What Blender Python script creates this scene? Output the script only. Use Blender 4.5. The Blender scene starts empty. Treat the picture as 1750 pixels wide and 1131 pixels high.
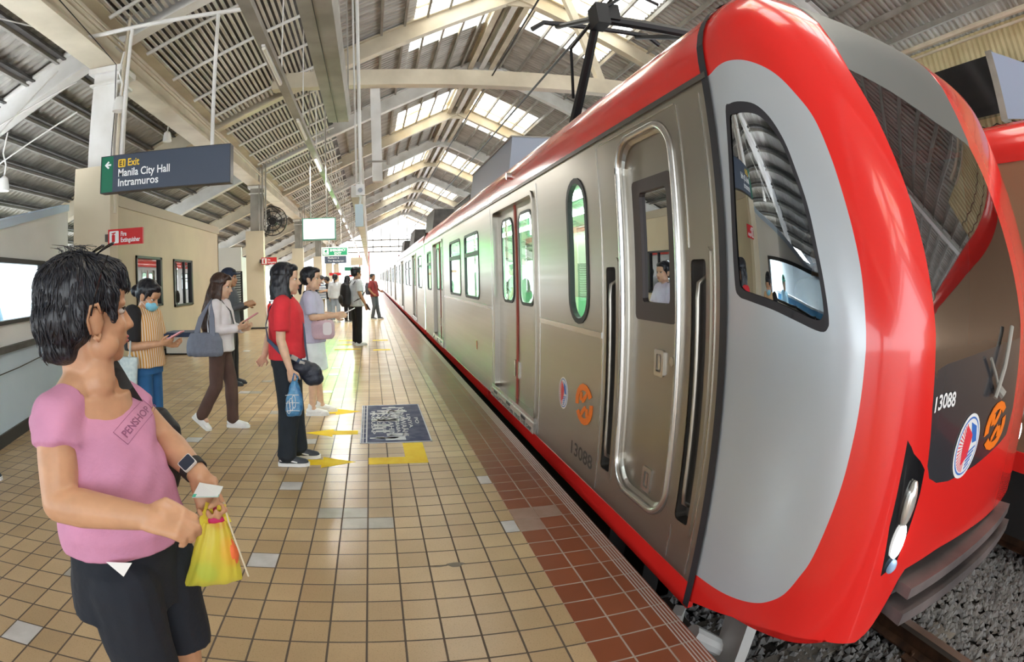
import bpy, bmesh, math, random
from mathutils import Vector, Matrix, noise as mnoise
from mathutils.geometry import delaunay_2d_cdt
random.seed(7)
PI = math.pi
SC = bpy.context.scene
COL = SC.collection
# ------------------------------------------------------------------ camera: 15 mm class equisolid fisheye, off-centre crop
CAM_H = 1.4144
cam = bpy.data.cameras.new('camera')
cam_ob = bpy.data.objects.new('camera', cam); COL.objects.link(cam_ob)
cam.type = 'PANO'; cam.panorama_type = 'FISHEYE_EQUISOLID'
cam.sensor_fit = 'HORIZONTAL'; cam.sensor_width = 36.0
cam.fisheye_lens = 961.478 / 1750 * 36.0; cam.fisheye_fov = PI
cam.shift_x = 241.81 / 1750; cam.shift_y = -47.89 / 1131
cam.clip_start = 0.02; cam.clip_end = 500
_r, _d, _f = (0.999658, -0.000528, -0.026155), (-0.026153, -0.044324, -0.998675), (-0.000632, 0.999017, -0.044323)
cam_ob.matrix_world = Matrix(((_r[0], -_d[0], -_f[0], 0), (_r[1], -_d[1], -_f[1], 0), (_r[2], -_d[2], -_f[2], CAM_H), (0, 0, 0, 1)))
SC.camera = cam_ob
# ------------------------------------------------------------------ sky, sun, exposure
wd = bpy.data.worlds.new('sky'); SC.world = wd; wd.use_nodes = True
bg = wd.node_tree.nodes['Background']; bg.inputs[0].default_value = (0.90, 0.96, 1.0, 1); bg.inputs[1].default_value = 2.1
sun = bpy.data.lights.new('sun', 'SUN'); sun.energy = 4.0; sun.angle = 0.2; sun.color = (1.0, 0.95, 0.86)
sun_ob = bpy.data.objects.new('sun', sun); COL.objects.link(sun_ob); sun_ob.rotation_euler = (math.radians(-24), math.radians(20), 0)
SC.view_settings.view_transform = 'Standard'; SC.view_settings.look = 'None'
SC.view_settings.gamma = 1.0; SC.view_settings.use_curve_mapping = False
SC.view_settings.exposure = 1.35
# ------------------------------------------------------------------ helpers
class MB:
    """collects polygons; build() links them as one mesh object"""
    def __init__(s): s.v = []; s.f = []; s.m = []
    def add(s, vs, fs, mi=0):
        o = len(s.v); s.v += [tuple(v) for v in vs]; s.f += [tuple(i + o for i in f) for f in fs]; s.m += [mi] * len(fs); return s
    def box(s, x0, x1, y0, y1, z0, z1, mi=0, M=None):
        vs = [Vector(p) for p in ((x0,y0,z0),(x1,y0,z0),(x1,y1,z0),(x0,y1,z0),(x0,y0,z1),(x1,y0,z1),(x1,y1,z1),(x0,y1,z1))]
        if M is not None: vs = [M @ v for v in vs]
        return s.add(vs, [(3,2,1,0),(4,5,6,7),(0,1,5,4),(1,2,6,5),(2,3,7,6),(3,0,4,7)], mi)
    def bar(s, a, b, w, h, mi=0, up=(0,0,1)):
        """rectangular bar from a to b, w across, h along up"""
        a, b, up = Vector(a), Vector(b), Vector(up); d = (b - a).normalized()
        x = d.cross(up).normalized(); u = x.cross(d).normalized()
        vs = []
        for p in (a, b):
            for i, j in ((-1,-1),(1,-1),(1,1),(-1,1)): vs.append(p + x * (w / 2 * i) + u * (h / 2 * j))
        return s.add(vs, [(3,2,1,0),(4,5,6,7),(0,1,5,4),(1,2,6,5),(2,3,7,6),(3,0,4,7)], mi)
    def ibeam(s, a, b, w, h, t=.025, mi=0, up=(0,0,1)):
        a, b, up = Vector(a), Vector(b), Vector(up); d = (b - a).normalized(); x = d.cross(up).normalized(); u = x.cross(d).normalized()
        for k in (-1, 1): s.bar(a + u * k * (h / 2 - t / 2), b + u * k * (h / 2 - t / 2), w, t, mi, u)
        return s.bar(a, b, t, h - 2 * t, mi, u)
    def tube(s, pts, r, n=8, mi=0, caps=True):
        pts = [Vector(p) for p in pts]; rs = r if isinstance(r, (list, tuple)) else [r] * len(pts)
        d0 = (pts[1] - pts[0]).normalized(); ref = Vector((0,0,1)) if abs(d0.z) < .9 else Vector((1,0,0))
        x = d0.cross(ref).normalized(); vs = []
        for i, p in enumerate(pts):
            d = (pts[min(i+1, len(pts)-1)] - pts[max(i-1, 0)])
            d = d.normalized() if d.length > 1e-9 else d0
            x = (x - d * x.dot(d)); x = x.normalized() if x.length > 1e-6 else d.orthogonal().normalized(); y = d.cross(x)
            for k in range(n):
                a = 2 * PI * k / n; vs.append(p + (x * math.cos(a) + y * math.sin(a)) * rs[i])
        fs = [(i*n+k, i*n+(k+1)%n, (i+1)*n+(k+1)%n, (i+1)*n+k) for i in range(len(pts)-1) for k in range(n)]
        if caps: fs += [tuple(range(n-1,-1,-1)), tuple((len(pts)-1)*n+k for k in range(n))]
        return s.add(vs, fs, mi)
    def loft(s, rings, mi=0, close=True, caps=True):
        n = len(rings[0]); vs = [p for r in rings for p in r]
        fs = [(i*n+k, i*n+(k+1)%n, (i+1)*n+(k+1)%n, (i+1)*n+k) for i in range(len(rings)-1) for k in range(n if close else n-1)]
        if caps and close: fs += [tuple(range(n-1,-1,-1)), tuple((len(rings)-1)*n+k for k in range(n))]
        return s.add(vs, fs, mi)
    def prism(s, poly, fn, t0, t1, mi=0):
        """poly of 2D points, fn(u,v,t) -> 3D, solid between t0 and t1"""
        n = len(poly); vs = [fn(u, v, t0) for u, v in poly] + [fn(u, v, t1) for u, v in poly]
        return s.add(vs, [tuple(range(n-1,-1,-1)), tuple(range(n, 2*n))] + [(k, (k+1)%n, n+(k+1)%n, n+k) for k in range(n)], mi)
    def ball(s, c, rx, ry=None, rz=None, n=12, m=8, mi=0, M=None):
        ry = ry or rx; rz = rz or rx; rings = []
        for i in range(1, m):
            t = PI * i / m
            rings.append([Vector((rx*math.sin(t)*math.cos(2*PI*k/n), ry*math.sin(t)*math.sin(2*PI*k/n), -rz*math.cos(t))) for k in range(n)])
        vs = [p for r in rings for p in r] + [Vector((0,0,-rz)), Vector((0,0,rz))]; b = len(vs) - 2
        fs = [(i*n+k, i*n+(k+1)%n, (i+1)*n+(k+1)%n, (i+1)*n+k) for i in range(m-2) for k in range(n)]
        fs += [((k+1)%n, k, b) for k in range(n)] + [((m-2)*n+k, (m-2)*n+(k+1)%n, b+1) for k in range(n)]
        if M is not None: vs = [M @ v for v in vs]
        return s.add([Vector(c) + v for v in vs], fs, mi)
    def build(s, name, mats, parent=None, smooth=False, origin=None):
        me = bpy.data.meshes.new(name); me.from_pydata([tuple(v) for v in s.v], [], s.f)
        mats = mats if isinstance(mats, (list, tuple)) else [mats]
        for m in mats: me.materials.append(m)
        if len(mats) > 1: me.polygons.foreach_set('material_index', s.m)
        bm = bmesh.new(); bm.from_mesh(me); bmesh.ops.recalc_face_normals(bm, faces=bm.faces) if not getattr(s, 'keep', False) else None; bm.to_mesh(me); bm.free()
        if smooth:
            for p in me.polygons: p.use_smooth = True
            if smooth != 'all': me.set_sharp_from_angle(angle=math.radians(smooth if smooth > 1 else 40))
        o = bpy.data.objects.new(name, me); COL.objects.link(o)
        if parent is not None: attach(o, parent)
        elif origin is not None:
            me.transform(Matrix.Translation(-Vector(origin))); o.location = origin
        return o
def attach(o, parent):
    """parts are built in world coordinates; hang them under their thing without moving them"""
    o.parent = parent; o.matrix_parent_inverse = world_of(parent).inverted()
def world_of(o):
    m = o.matrix_parent_inverse @ o.matrix_basis if o.parent else o.matrix_basis.copy()
    return world_of(o.parent) @ m if o.parent else m
def tag(o, label=None, cat=None, group=None, kind=None):
    if label: o['label'] = label
    if cat: o['category'] = cat
    if group: o['group'] = group
    if kind: o['kind'] = kind
    return o
def thing(name, label, cat, loc=(0,0,0), group=None):
    o = bpy.data.objects.new(name, None); COL.objects.link(o); o.location = loc; o.empty_display_size = .1
    return tag(o, label, cat, group)
def struct(o, label=None, cat=None, group=None): return tag(o, label, cat, group, 'structure')
def kids(o): return [c for c in bpy.data.objects if c.parent == o]
def dup(o, off, parent=None):
    """copy a thing and each of its parts; off moves the copy"""
    c = o.copy(); COL.objects.link(c)
    if parent is None: c.location = o.location + Vector(off)
    else: c.parent = parent
    for k in kids(o): dup(k, off, c)
    return c
def solid_from(o, mods):
    """apply modifiers to a mesh object in place"""
    for t, kw in mods:
        m = o.modifiers.new(t, t)
        for k, v in kw.items(): setattr(m, k, v)
    dg = bpy.context.evaluated_depsgraph_get(); me = bpy.data.meshes.new_from_object(o.evaluated_get(dg))
    o.modifiers.clear(); old = o.data; me.name = old.name; o.data = me; bpy.data.meshes.remove(old); return o
def text_polys(body, size=1.0, bold=0.0, spacing=1.0):
    """filled glyph outlines of a line of writing as (verts2d, faces), width"""
    cu = bpy.data.curves.new('t', 'FONT'); cu.body = body; cu.size = size; cu.offset = bold; cu.space_character = spacing; cu.resolution_u = 3
    o = bpy.data.objects.new('t', cu); COL.objects.link(o)
    me = o.to_mesh() if False else bpy.data.meshes.new_from_object(o.evaluated_get(bpy.context.evaluated_depsgraph_get()))
    vs = [(v.co.x, v.co.y) for v in me.vertices]; fs = [tuple(p.vertices) for p in me.polygons]
    bpy.data.objects.remove(o); bpy.data.curves.remove(cu); bpy.data.meshes.remove(me)
    w = max([v[0] for v in vs], default=0); return vs, fs, w
def put_text(mb, body, fn, size, u0, v0, mi=0, bold=0.0, fit=None, spacing=1.0):
    """writing laid on fn(u,v) with its baseline start at u0,v0; fit = width wanted"""
    vs, fs, w = text_polys(body, size, bold, spacing); k = fit / w if fit else 1
    mb.add([fn(u0 + x * k, v0 + y) for x, y in vs], fs, mi); return w * k
def roundrect(x0, x1, y0, y1, r, n=5):
    o = []
    for cx, cy, a0 in ((x1-r, y1-r, 0), (x0+r, y1-r, 90), (x0+r, y0+r, 180), (x1-r, y0+r, 270)):
        for k in range(n + 1):
            a = math.radians(a0 + 90 * k / n); o.append((cx + r * math.cos(a), cy + r * math.sin(a)))
    return o
def holed(outer, holes, fn, mb, mi=0):
    """flat outline with holes, triangulated, mapped by fn"""
    vs = []; es = []
    for l in [outer] + holes:
        b = len(vs); vs += [Vector(p) for p in l]; es += [(b + i, b + (i + 1) % len(l)) for i in range(len(l))]
    r = delaunay_2d_cdt(vs, es, [], 0, 1e-6)
    fs = []
    for f in r[2]:
        c = sum((r[0][i] for i in f), Vector((0, 0))) / len(f)
        if inside(c, outer) and not any(inside(c, h) for h in holes): fs.append(tuple(f))
    mb.add([fn(p[0], p[1]) for p in r[0]], fs, mi)
def inside(p, poly):
    x, y = p[0], p[1]; c = False; n = len(poly)
    for i in range(n):
        x1, y1 = poly[i][0], poly[i][1]; x2, y2 = poly[i-1][0], poly[i-1][1]
        if (y1 > y) != (y2 > y) and x < (x2 - x1) * (y - y1) / (y2 - y1) + x1: c = not c
    return c
def lerp(a, b, t): return a + (b - a) * t
# ------------------------------------------------------------------ materials
def nodes(m): return m.node_tree.nodes, m.node_tree.links
def mat(name, col, rough=.5, metal=0.0, coat=0.0, spec=.5, emit=None, estr=0, trans=0, alpha=1):
    m = bpy.data.materials.new(name); m.use_nodes = True; b = m.node_tree.nodes['Principled BSDF']
    b.inputs['Base Color'].default_value = (*col, 1); b.inputs['Roughness'].default_value = rough; b.inputs['Metallic'].default_value = metal
    b.inputs['Coat Weight'].default_value = coat; b.inputs['Coat Roughness'].default_value = .06; b.inputs['Specular IOR Level'].default_value = spec
    b.inputs['Transmission Weight'].default_value = trans; b.inputs['Alpha'].default_value = alpha
    if emit: b.inputs['Emission Color'].default_value = (*emit, 1); b.inputs['Emission Strength'].default_value = estr
    return m
def noisy(m, c1, c2, scale=5, detail=4, lo=.35, hi=.65, bump=0, bscale=60, stretch=(1,1,1), rough=None):
    """mottle the base colour between two tones and add a fine bump"""
    n, l = nodes(m); b = n['Principled BSDF']; g = n.new('ShaderNodeNewGeometry'); mp = n.new('ShaderNodeMapping'); mp.inputs['Scale'].default_value = stretch
    l.new(g.outputs['Position'], mp.inputs['Vector'])
    t = n.new('ShaderNodeTexNoise'); t.inputs['Scale'].default_value = scale; t.inputs['Detail'].default_value = detail; l.new(mp.outputs[0], t.inputs['Vector'])
    r = n.new('ShaderNodeValToRGB'); r.color_ramp.elements[0].position = lo; r.color_ramp.elements[1].position = hi
    r.color_ramp.elements[0].color = (*c1, 1); r.color_ramp.elements[1].color = (*c2, 1); l.new(t.outputs['Fac'], r.inputs[0]); l.new(r.outputs[0], b.inputs['Base Color'])
    if rough:
        rr = n.new('ShaderNodeMapRange'); rr.inputs['To Min'].default_value = rough[0]; rr.inputs['To Max'].default_value = rough[1]; l.new(t.outputs['Fac'], rr.inputs[0]); l.new(rr.outputs[0], b.inputs['Roughness'])
    if bump:
        t2 = n.new('ShaderNodeTexNoise'); t2.inputs['Scale'].default_value = bscale; t2.inputs['Detail'].default_value = 3; l.new(mp.outputs[0], t2.inputs['Vector'])
        bp = n.new('ShaderNodeBump'); bp.inputs['Strength'].default_value = bump; bp.inputs['Distance'].default_value = .01; l.new(t2.outputs['Fac'], bp.inputs['Height']); l.new(bp.outputs[0], b.inputs['Normal'])
    return m
def tiles(name, c1, c2, grout, x0, y0, w, h, gw, rough=.28, speck=None):
    """square floor tiles, each with its own tone"""
    m = mat(name, c1, rough); n, l = nodes(m); b = n['Principled BSDF']; g = n.new('ShaderNodeNewGeometry')
    mp = n.new('ShaderNodeMapping'); mp.inputs['Location'].default_value = (-x0 + w * 400, -y0 + h * 400, 0); l.new(g.outputs['Position'], mp.inputs['Vector'])
    br = n.new('ShaderNodeTexBrick'); br.offset = 0; br.squash = 1; br.inputs['Scale'].default_value = 1; br.inputs['Brick Width'].default_value = w; br.inputs['Row Height'].default_value = h
    br.inputs['Mortar Size'].default_value = gw; br.inputs['Mortar Smooth'].default_value = .15; br.inputs['Bias'].default_value = 0
    br.inputs['Color1'].default_value = (*c1, 1); br.inputs['Color2'].default_value = (*c2, 1); br.inputs['Mortar'].default_value = (*grout, 1); l.new(mp.outputs[0], br.inputs['Vector'])
    t = n.new('ShaderNodeTexNoise'); t.inputs['Scale'].default_value = 1.3; t.inputs['Detail'].default_value = 5; l.new(g.outputs['Position'], t.inputs['Vector'])
    mr = n.new('ShaderNodeMapRange'); mr.inputs['From Min'].default_value = .3; mr.inputs['From Max'].default_value = .7; mr.inputs['To Min'].default_value = .86; mr.inputs['To Max'].default_value = 1.08; l.new(t.outputs['Fac'], mr.inputs[0])
    mx = n.new('ShaderNodeMix'); mx.data_type = 'RGBA'; mx.blend_type = 'MULTIPLY'; mx.inputs[0].default_value = 1; l.new(br.outputs['Color'], mx.inputs[6]); l.new(mr.outputs[0], mx.inputs[7]); out = mx.outputs[2]
    if speck:
        t3 = n.new('ShaderNodeTexNoise'); t3.inputs['Scale'].default_value = 160; t3.inputs['Detail'].default_value = 2; l.new(g.outputs['Position'], t3.inputs['Vector'])
        m3 = n.new('ShaderNodeMapRange'); m3.inputs['From Min'].default_value = .3; m3.inputs['From Max'].default_value = .45; m3.inputs['To Min'].default_value = speck; m3.inputs['To Max'].default_value = 1; l.new(t3.outputs['Fac'], m3.inputs[0])
        mx3 = n.new('ShaderNodeMix'); mx3.data_type = 'RGBA'; mx3.blend_type = 'MULTIPLY'; mx3.inputs[0].default_value = 1; l.new(out, mx3.inputs[6]); l.new(m3.outputs[0], mx3.inputs[7]); out = mx3.outputs[2]
    l.new(out, b.inputs['Base Color'])
    rr = n.new('ShaderNodeMapRange'); rr.inputs['To Min'].default_value = rough; rr.inputs['To Max'].default_value = .8; l.new(br.outputs['Fac'], rr.inputs[0]); l.new(rr.outputs[0], b.inputs['Roughness'])
    bp = n.new('ShaderNodeBump'); bp.inputs['Strength'].default_value = .5; bp.inputs['Distance'].default_value = .003; bp.invert = True; l.new(br.outputs['Fac'], bp.inputs['Height']); l.new(bp.outputs[0], b.inputs['Normal'])
    return m
def glass(name, tint, refl=.12, through=.75, rough=0.0, graze=.55):
    m = bpy.data.materials.new(name); m.use_nodes = True; n, l = nodes(m); n.remove(n['Principled BSDF']); out = n['Material Output']
    tr = n.new('ShaderNodeBsdfTransparent'); tr.inputs[0].default_value = (*[c * through for c in tint], 1)
    gl = n.new('ShaderNodeBsdfGlossy'); gl.inputs['Roughness'].default_value = rough; gl.inputs[0].default_value = (.95, .97, 1, 1)
    lw = n.new('ShaderNodeLayerWeight'); lw.inputs[0].default_value = .35
    mr = n.new('ShaderNodeMapRange'); mr.inputs['To Min'].default_value = refl; mr.inputs['To Max'].default_value = min(1, refl + graze); l.new(lw.outputs['Fresnel'], mr.inputs[0])
    mx = n.new('ShaderNodeMixShader'); l.new(mr.outputs[0], mx.inputs[0]); l.new(tr.outputs[0], mx.inputs[1]); l.new(gl.outputs[0], mx.inputs[2]); l.new(mx.outputs[0], out.inputs[0])
    return m
TW, TH = .1524, .1577
X_TILE, Y_TILE = -.0504, 1.6787
X_BAND, X_EDGE = .8003, 1.2411
M = {}
M['tile'] = tiles('beige_tile', (.57, .41, .235), (.47, .325, .18), (.115, .083, .058), X_TILE, Y_TILE, TW, TH, .0048, .27, .78)
M['red_tile'] = tiles('terracotta_tile', (.29, .085, .036), (.24, .066, .028), (.40, .33, .28), X_BAND - .0035, Y_TILE, TW, TH, .0045, .3)
M['pale_tile'] = noisy(mat('pale_tile', (.55, .53, .52), .3), (.50, .48, .47), (.62, .60, .60), 8)
M['grey_tile'] = noisy(mat('grey_tile', (.36, .33, .27), .35), (.33, .30, .25), (.40, .37, .31), 8)
M['dusty_tile'] = noisy(mat('dusty_red_tile', (.34, .22, .17), .4), (.32, .20, .15), (.38, .25, .2), 8)
M['yellow'] = noisy(mat('yellow_paint', (.95, .66, .012), .6, spec=.2), (.92, .60, .01), (.98, .70, .03), 9)
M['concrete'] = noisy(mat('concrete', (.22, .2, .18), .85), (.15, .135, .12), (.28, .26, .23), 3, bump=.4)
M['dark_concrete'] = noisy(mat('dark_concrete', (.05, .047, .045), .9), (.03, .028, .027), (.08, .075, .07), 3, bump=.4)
M['stone'] = noisy(mat('ballast_stone', (.2, .19, .18), .9), (.16, .16, .165), (.29, .29, .29), 13, lo=.3, hi=.7)
M['rail'] = mat('rail_steel', (.33, .29, .26), .35, .8); M['rust'] = noisy(mat('rusty_steel', (.12, .06, .035), .8, .3), (.08, .045, .03), (.18, .09, .05), 9)
M['white_steel'] = noisy(mat('painted_steel', (.72, .71, .69), .45), (.64, .63, .60), (.80, .80, .79), 1.6, 5)
M['cream_steel'] = noisy(mat('cream_steel', (.62, .55, .42), .45), (.52, .46, .35), (.68, .61, .48), 1.4, 5)
M['grey_steel'] = noisy(mat('grey_steel', (.30, .285, .255), .5), (.25, .24, .21), (.36, .34, .31), 2.2)
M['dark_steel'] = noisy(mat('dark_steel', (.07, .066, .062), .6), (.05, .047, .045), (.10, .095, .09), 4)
M['sheet'] = noisy(mat('roof_sheet', (.45, .43, .40), .5, .1), (.37, .35, .32), (.55, .54, .51), 1.7, 5, stretch=(.4, 2, 1))
M['slat'] = noisy(mat('slat_paint', (.66, .64, .58), .5), (.55, .53, .47), (.74, .73, .68), 2)
M['cladding'] = noisy(mat('cream_cladding', (.66, .585, .44), .55), (.62, .55, .41), (.70, .62, .48), 1.2)
M['wall_white'] = noisy(mat('pale_wall', (.80, .84, .86), .55), (.77, .81, .83), (.84, .87, .89), 1.1)
M['wall_blue'] = noisy(mat('blue_grey_wall', (.54, .66, .80), .55), (.51, .63, .77), (.57, .69, .82), 1.3)
M['wall_beige'] = noisy(mat('beige_wall', (.46, .405, .29), .6), (.43, .375, .27), (.50, .44, .31), .9)
M['wall_band'] = mat('wall_top_band', (.36, .315, .235), .6)
M['sky_band'] = mat('light_blue_band', (.50, .65, .85), .5)
M['black'] = mat('black_paint', (.012, .012, .014), .45); M['black_gloss'] = mat('black_gloss', (.01, .01, .012), .12, coat=.5)
M['white'] = mat('white_paint', (.80, .80, .80), .45); M['rubber'] = mat('black_rubber', (.02, .02, .02), .75)
M['sign_blue'] = mat('sign_slate_blue', (.050, .068, .105), .35); M['sign_green'] = mat('sign_green', (.005, .16, .085), .35)
M['sign_red'] = mat('sign_red', (.62, .018, .022), .35); M['sign_white'] = mat('sign_lettering', (.88, .9, .92), .5); M['sign_yellow'] = mat('sign_yellow', (.85, .55, .03), .45)
M['screen'] = mat('lit_screen', (.9, .9, .9), .3, emit=(1, 1, 1), estr=.7)
M['lamp'] = mat('lamp_tube', (.9, .9, .9), .3, emit=(1, .98, .92), estr=4)
M['lamp_off'] = mat('unlit_tube', (.80, .78, .70), .3)
M['plant'] = noisy(mat('foliage', (.06, .13, .05), .7), (.03, .09, .03), (.14, .26, .09), 6)
def translucent(name, c, dirt):
    m = bpy.data.materials.new(name); m.use_nodes = True; n, l = nodes(m); n.remove(n['Principled BSDF']); out = n['Material Output']
    g = n.new('ShaderNodeNewGeometry'); t = n.new('ShaderNodeTexNoise'); t.inputs['Scale'].default_value = 1.1; t.inputs['Detail'].default_value = 7; l.new(g.outputs['Position'], t.inputs['Vector'])
    r = n.new('ShaderNodeValToRGB'); r.color_ramp.elements[0].position = .36; r.color_ramp.elements[1].position = .53; r.color_ramp.elements[0].color = (*dirt, 1); r.color_ramp.elements[1].color = (*c, 1); l.new(t.outputs['Fac'], r.inputs[0])
    a = n.new('ShaderNodeBsdfTranslucent'); d = n.new('ShaderNodeBsdfTransparent'); l.new(r.outputs[0], a.inputs[0]); l.new(r.outputs[0], d.inputs[0])
    mx = n.new('ShaderNodeMixShader'); mx.inputs[0].default_value = .45; l.new(a.outputs[0], mx.inputs[1]); l.new(d.outputs[0], mx.inputs[2]); l.new(mx.outputs[0], out.inputs[0]); return m
M['skylight'] = translucent('skylight_sheet', (.97, .96, .92), (.80, .55, .22))
# ================================================================== PLATFORM
fl = MB(); fl.box(-9, X_BAND, -14, 70, -.35, 0); fl = struct(fl.build('floor', M['tile']), 'platform floor of square beige tiles', 'floor')
eb = MB(); eb.box(X_BAND, X_EDGE, -14, 70, -.35, 0); eb = struct(eb.build('trim_1', M['red_tile']), 'terracotta tiled band along the platform edge', 'floor trim')
gv = MB()
for k in range(5): gv.box(X_EDGE - .012 - k * .016, X_EDGE - .007 - k * .016, -14, 70, -.001, .0022)
tag(gv.build('grooved_strip', mat('pale_metal_strip', (.62, .58, .55), .4, .3), eb))
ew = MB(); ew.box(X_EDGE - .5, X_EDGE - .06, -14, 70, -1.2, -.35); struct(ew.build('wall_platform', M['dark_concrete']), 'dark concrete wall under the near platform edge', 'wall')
def tile_at(c, r): return (X_TILE + c * TW, Y_TILE + r * TH)
def patch(mb, c, r, w=1, mi=0, x0=None, x1=None):
    x, y = tile_at(c, r); a = x0 if x0 is not None else x + .004; b = x1 if x1 is not None else x + TW * w - .004
    mb.box(a, b, y + .004, y + TH - .004, -.002, .0012, mi)
pt = MB()
for c, r in ((-4,5),(-4,12),(-4,19),(-11,19),(-11,33),(-4,33),(-4,41),(-4,45),(-17,60),(-8,47)): patch(pt, c, r)
patch(pt, 5, 7, x0=.716, x1=X_BAND - .004); patch(pt, 5, 12, x0=.716, x1=X_BAND - .004); patch(pt, -10, -1)
tag(pt.build('pale_replacement_tile', M['pale_tile'], fl))
gt = MB()
for c, r in ((-2,9),(-1,9),(-1,8),(0,8),(-10,3),(-10,33),(-10,38),(-7,26)): patch(gt, c, r)
tag(gt.build('grey_replacement_tile', M['grey_tile'], fl))
dt = MB()
for c, r in ((0,8),(1,8),(0,7)): dt.box(X_BAND + c * TW + .003, X_BAND + (c + 1) * TW - .003, Y_TILE + r * TH + .003, Y_TILE + (r + 1) * TH - .003, -.002, .0012)
tag(dt.build('dusty_replacement_tile', M['dusty_tile'], eb))
ch = MB(); ch.prism([(.385 + .042 * math.cos(a) * (1 + .25 * math.sin(3 * a)), 2.465 + .024 * math.sin(a)) for a in [2 * PI * k / 18 for k in range(18)]] , lambda u, v, t: (u, v, t), -.002, .0012)
ch.prism([(.25, 2.455), (.31, 2.452), (.35, 2.462), (.31, 2.466)], lambda u, v, t: (u, v, t), -.002, .001); tag(ch.build('chipped_spot', mat('chipped_cement', (.2, .17, .13), .85), fl))
# ---- painted floor marks
def arrow(x0, x1, y, w, head, label, right=True):
    """arrow lying along X from tail x0 to tip x1"""
    d = 1 if x1 > x0 else -1; xh = x1 - d * head
    p = [(x0, y - w/2), (xh, y - w/2), (xh, y - w), (x1, y), (xh, y + w), (xh, y + w/2), (x0, y + w/2)]
    mb = MB(); mb.prism(p, lambda u, v, t: (u, v, t), -.001, .0014)
    o = mb.build('floor_arrow', M['yellow'], origin=((x0 + x1) / 2, y, 0)); return tag(o, label, 'floor marking', 'yellow floor arrows')
arrow(-.66, -.15, 4.17, .13, .26, 'yellow floor arrow at the red-shirted woman\'s shoes, pointing at the train')
arrow(-.15, -.64, 5.03, .13, .26, 'yellow floor arrow pointing away from the train, middle of the near three')
arrow(-.66, -.14, 5.86, .14, .26, 'yellow floor arrow at the white sneakers, pointing at the train')
for k, (y, a, b, t) in enumerate(((11.2, -.75, -.2, 'nearest of the far set beyond the sneakers'), (12.0, -.2, -.75, 'middle one of the far set, pointing away from the train'), (12.8, -.75, -.2, 'farthest of the far set, level with the backpack man\'s shoes'))):
    arrow(a, b, y, .13, .3, 'thin yellow floor arrow, ' + t)
lm = MB(); lm.prism([(-.05, 4.10), (.41, 4.10), (.41, 4.64), (.24, 4.64), (.24, 4.26), (-.05, 4.26)], lambda u, v, t: (u, v, t), -.001, .0014)
tag(lm.build('corner_mark', M['yellow'], origin=(.2, 4.3, 0)), 'yellow L-shaped corner mark painted below the blue notice', 'floor marking', 'yellow corner marks')
for k, (x, y) in enumerate(((.02, 10.9), (.02, 12.6))):
    m2 = MB(); m2.box(x, x + .34, y, y + .16, -.001, .0014); tag(m2.build('floor_bar', M['yellow'], origin=(x, y, 0)), 'short yellow floor bar, %s one by the far arrows' % ('nearer' if k == 0 else 'farther'), 'floor marking', 'yellow floor bars')
nt = thing('floor_notice', 'navy blue floor notice with white writing beside the yellow corner mark', 'floor sticker', (.17, 5.4, 0))
nx0, nx1, ny0, ny1 = -.125, .50, 4.66, 6.13
nb = MB(); nb.box(nx0, nx1, ny0, ny1, -.001, .0018); nb.build('sticker', noisy(mat('navy_sticker', (.06, .075, .15), .65, spec=.15), (.045, .06, .13), (.13, .14, .22), 9, lo=.4, hi=.75), nt)
nl = MB(); zt = .0026
for a, b, c, d in ((nx0, nx1, ny0, ny0+.018), (nx0, nx1, ny1-.018, ny1), (nx0, nx0+.012, ny0, ny1), (nx1-.012, nx1, ny0, ny1), (nx0+.05, nx0+.062, ny0, ny1), (nx0+.02, nx0+.03, ny0, ny1)): nl.box(a, b, c, d, .0015, zt)
for r in range(1, 9): nl.box(nx0 + .012, nx0 + .055, ny0 + (ny1-ny0) * r / 9 - .004, ny0 + (ny1-ny0) * r / 9 + .004, .0015, zt)
fnN = lambda u, v: (nx0 + v, ny1 - u, zt)     # read from the train side
for body, v0, sz, u0, ft in (('PAKIUSAP', .10, .055, .28, .9), ('SA MGA', .155, .045, .35, .6), ('PASAHERO', .205, .05, .3, .85), ('PAUNAHIN', .265, .07, .2, 1.05), ('SA PAGBABA', .335, .05, .3, .85), ('GINAWANG', .385, .075, .18, 1.1), ('LINYA', .46, .05, .45, .55), ('PO', .53, .05, .6, .25)):
    put_text(nl, body, fnN, sz, u0, v0, fit=ft, bold=.001)
for k in range(26): nl.box(nx0 + .07 + .4 * random.random(), nx0 + .075 + .4 * random.random() ** .5, *(lambda y: (y, y + .03 + .05 * random.random()))(ny0 + .05 + 1.3 * random.random()), .0015, zt)
nl.build('lettering', mat('worn_white_print', (.62, .64, .69), .6, spec=.2), nt)
def rods(parent, ends, r=.015, m='grey_steel', name='hanger_rod'):
    for p, q in ends: a = MB(); a.tube([p, q], r, 6); a.build(name, M[m], parent)
# ================================================================== TRACK
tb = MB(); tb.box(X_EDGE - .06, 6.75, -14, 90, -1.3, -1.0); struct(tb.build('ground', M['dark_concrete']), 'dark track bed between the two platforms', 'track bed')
bs = MB(); rnd = random.Random(3)
def stone(mb, x, y, z, r):
    vs = []; fs = [(0,1,2),(0,2,3),(0,3,4),(0,4,1),(5,2,1),(5,3,2),(5,4,3),(5,1,4)]
    a0 = rnd.random() * 6; ax = rnd.uniform(.7, 1.3); ay = rnd.uniform(.7, 1.3); az = rnd.uniform(.5, .95)
    raw = [(0,0,1)] + [(math.cos(a0 + k*PI/2 + rnd.uniform(-.35,.35)), math.sin(a0 + k*PI/2 + rnd.uniform(-.35,.35)), rnd.uniform(-.35,.35)) for k in range(4)] + [(0,0,-1)]
    mb.add([(x + p[0]*r*ax, y + p[1]*r*ay, z + p[2]*r*az) for p in raw], fs)
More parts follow.
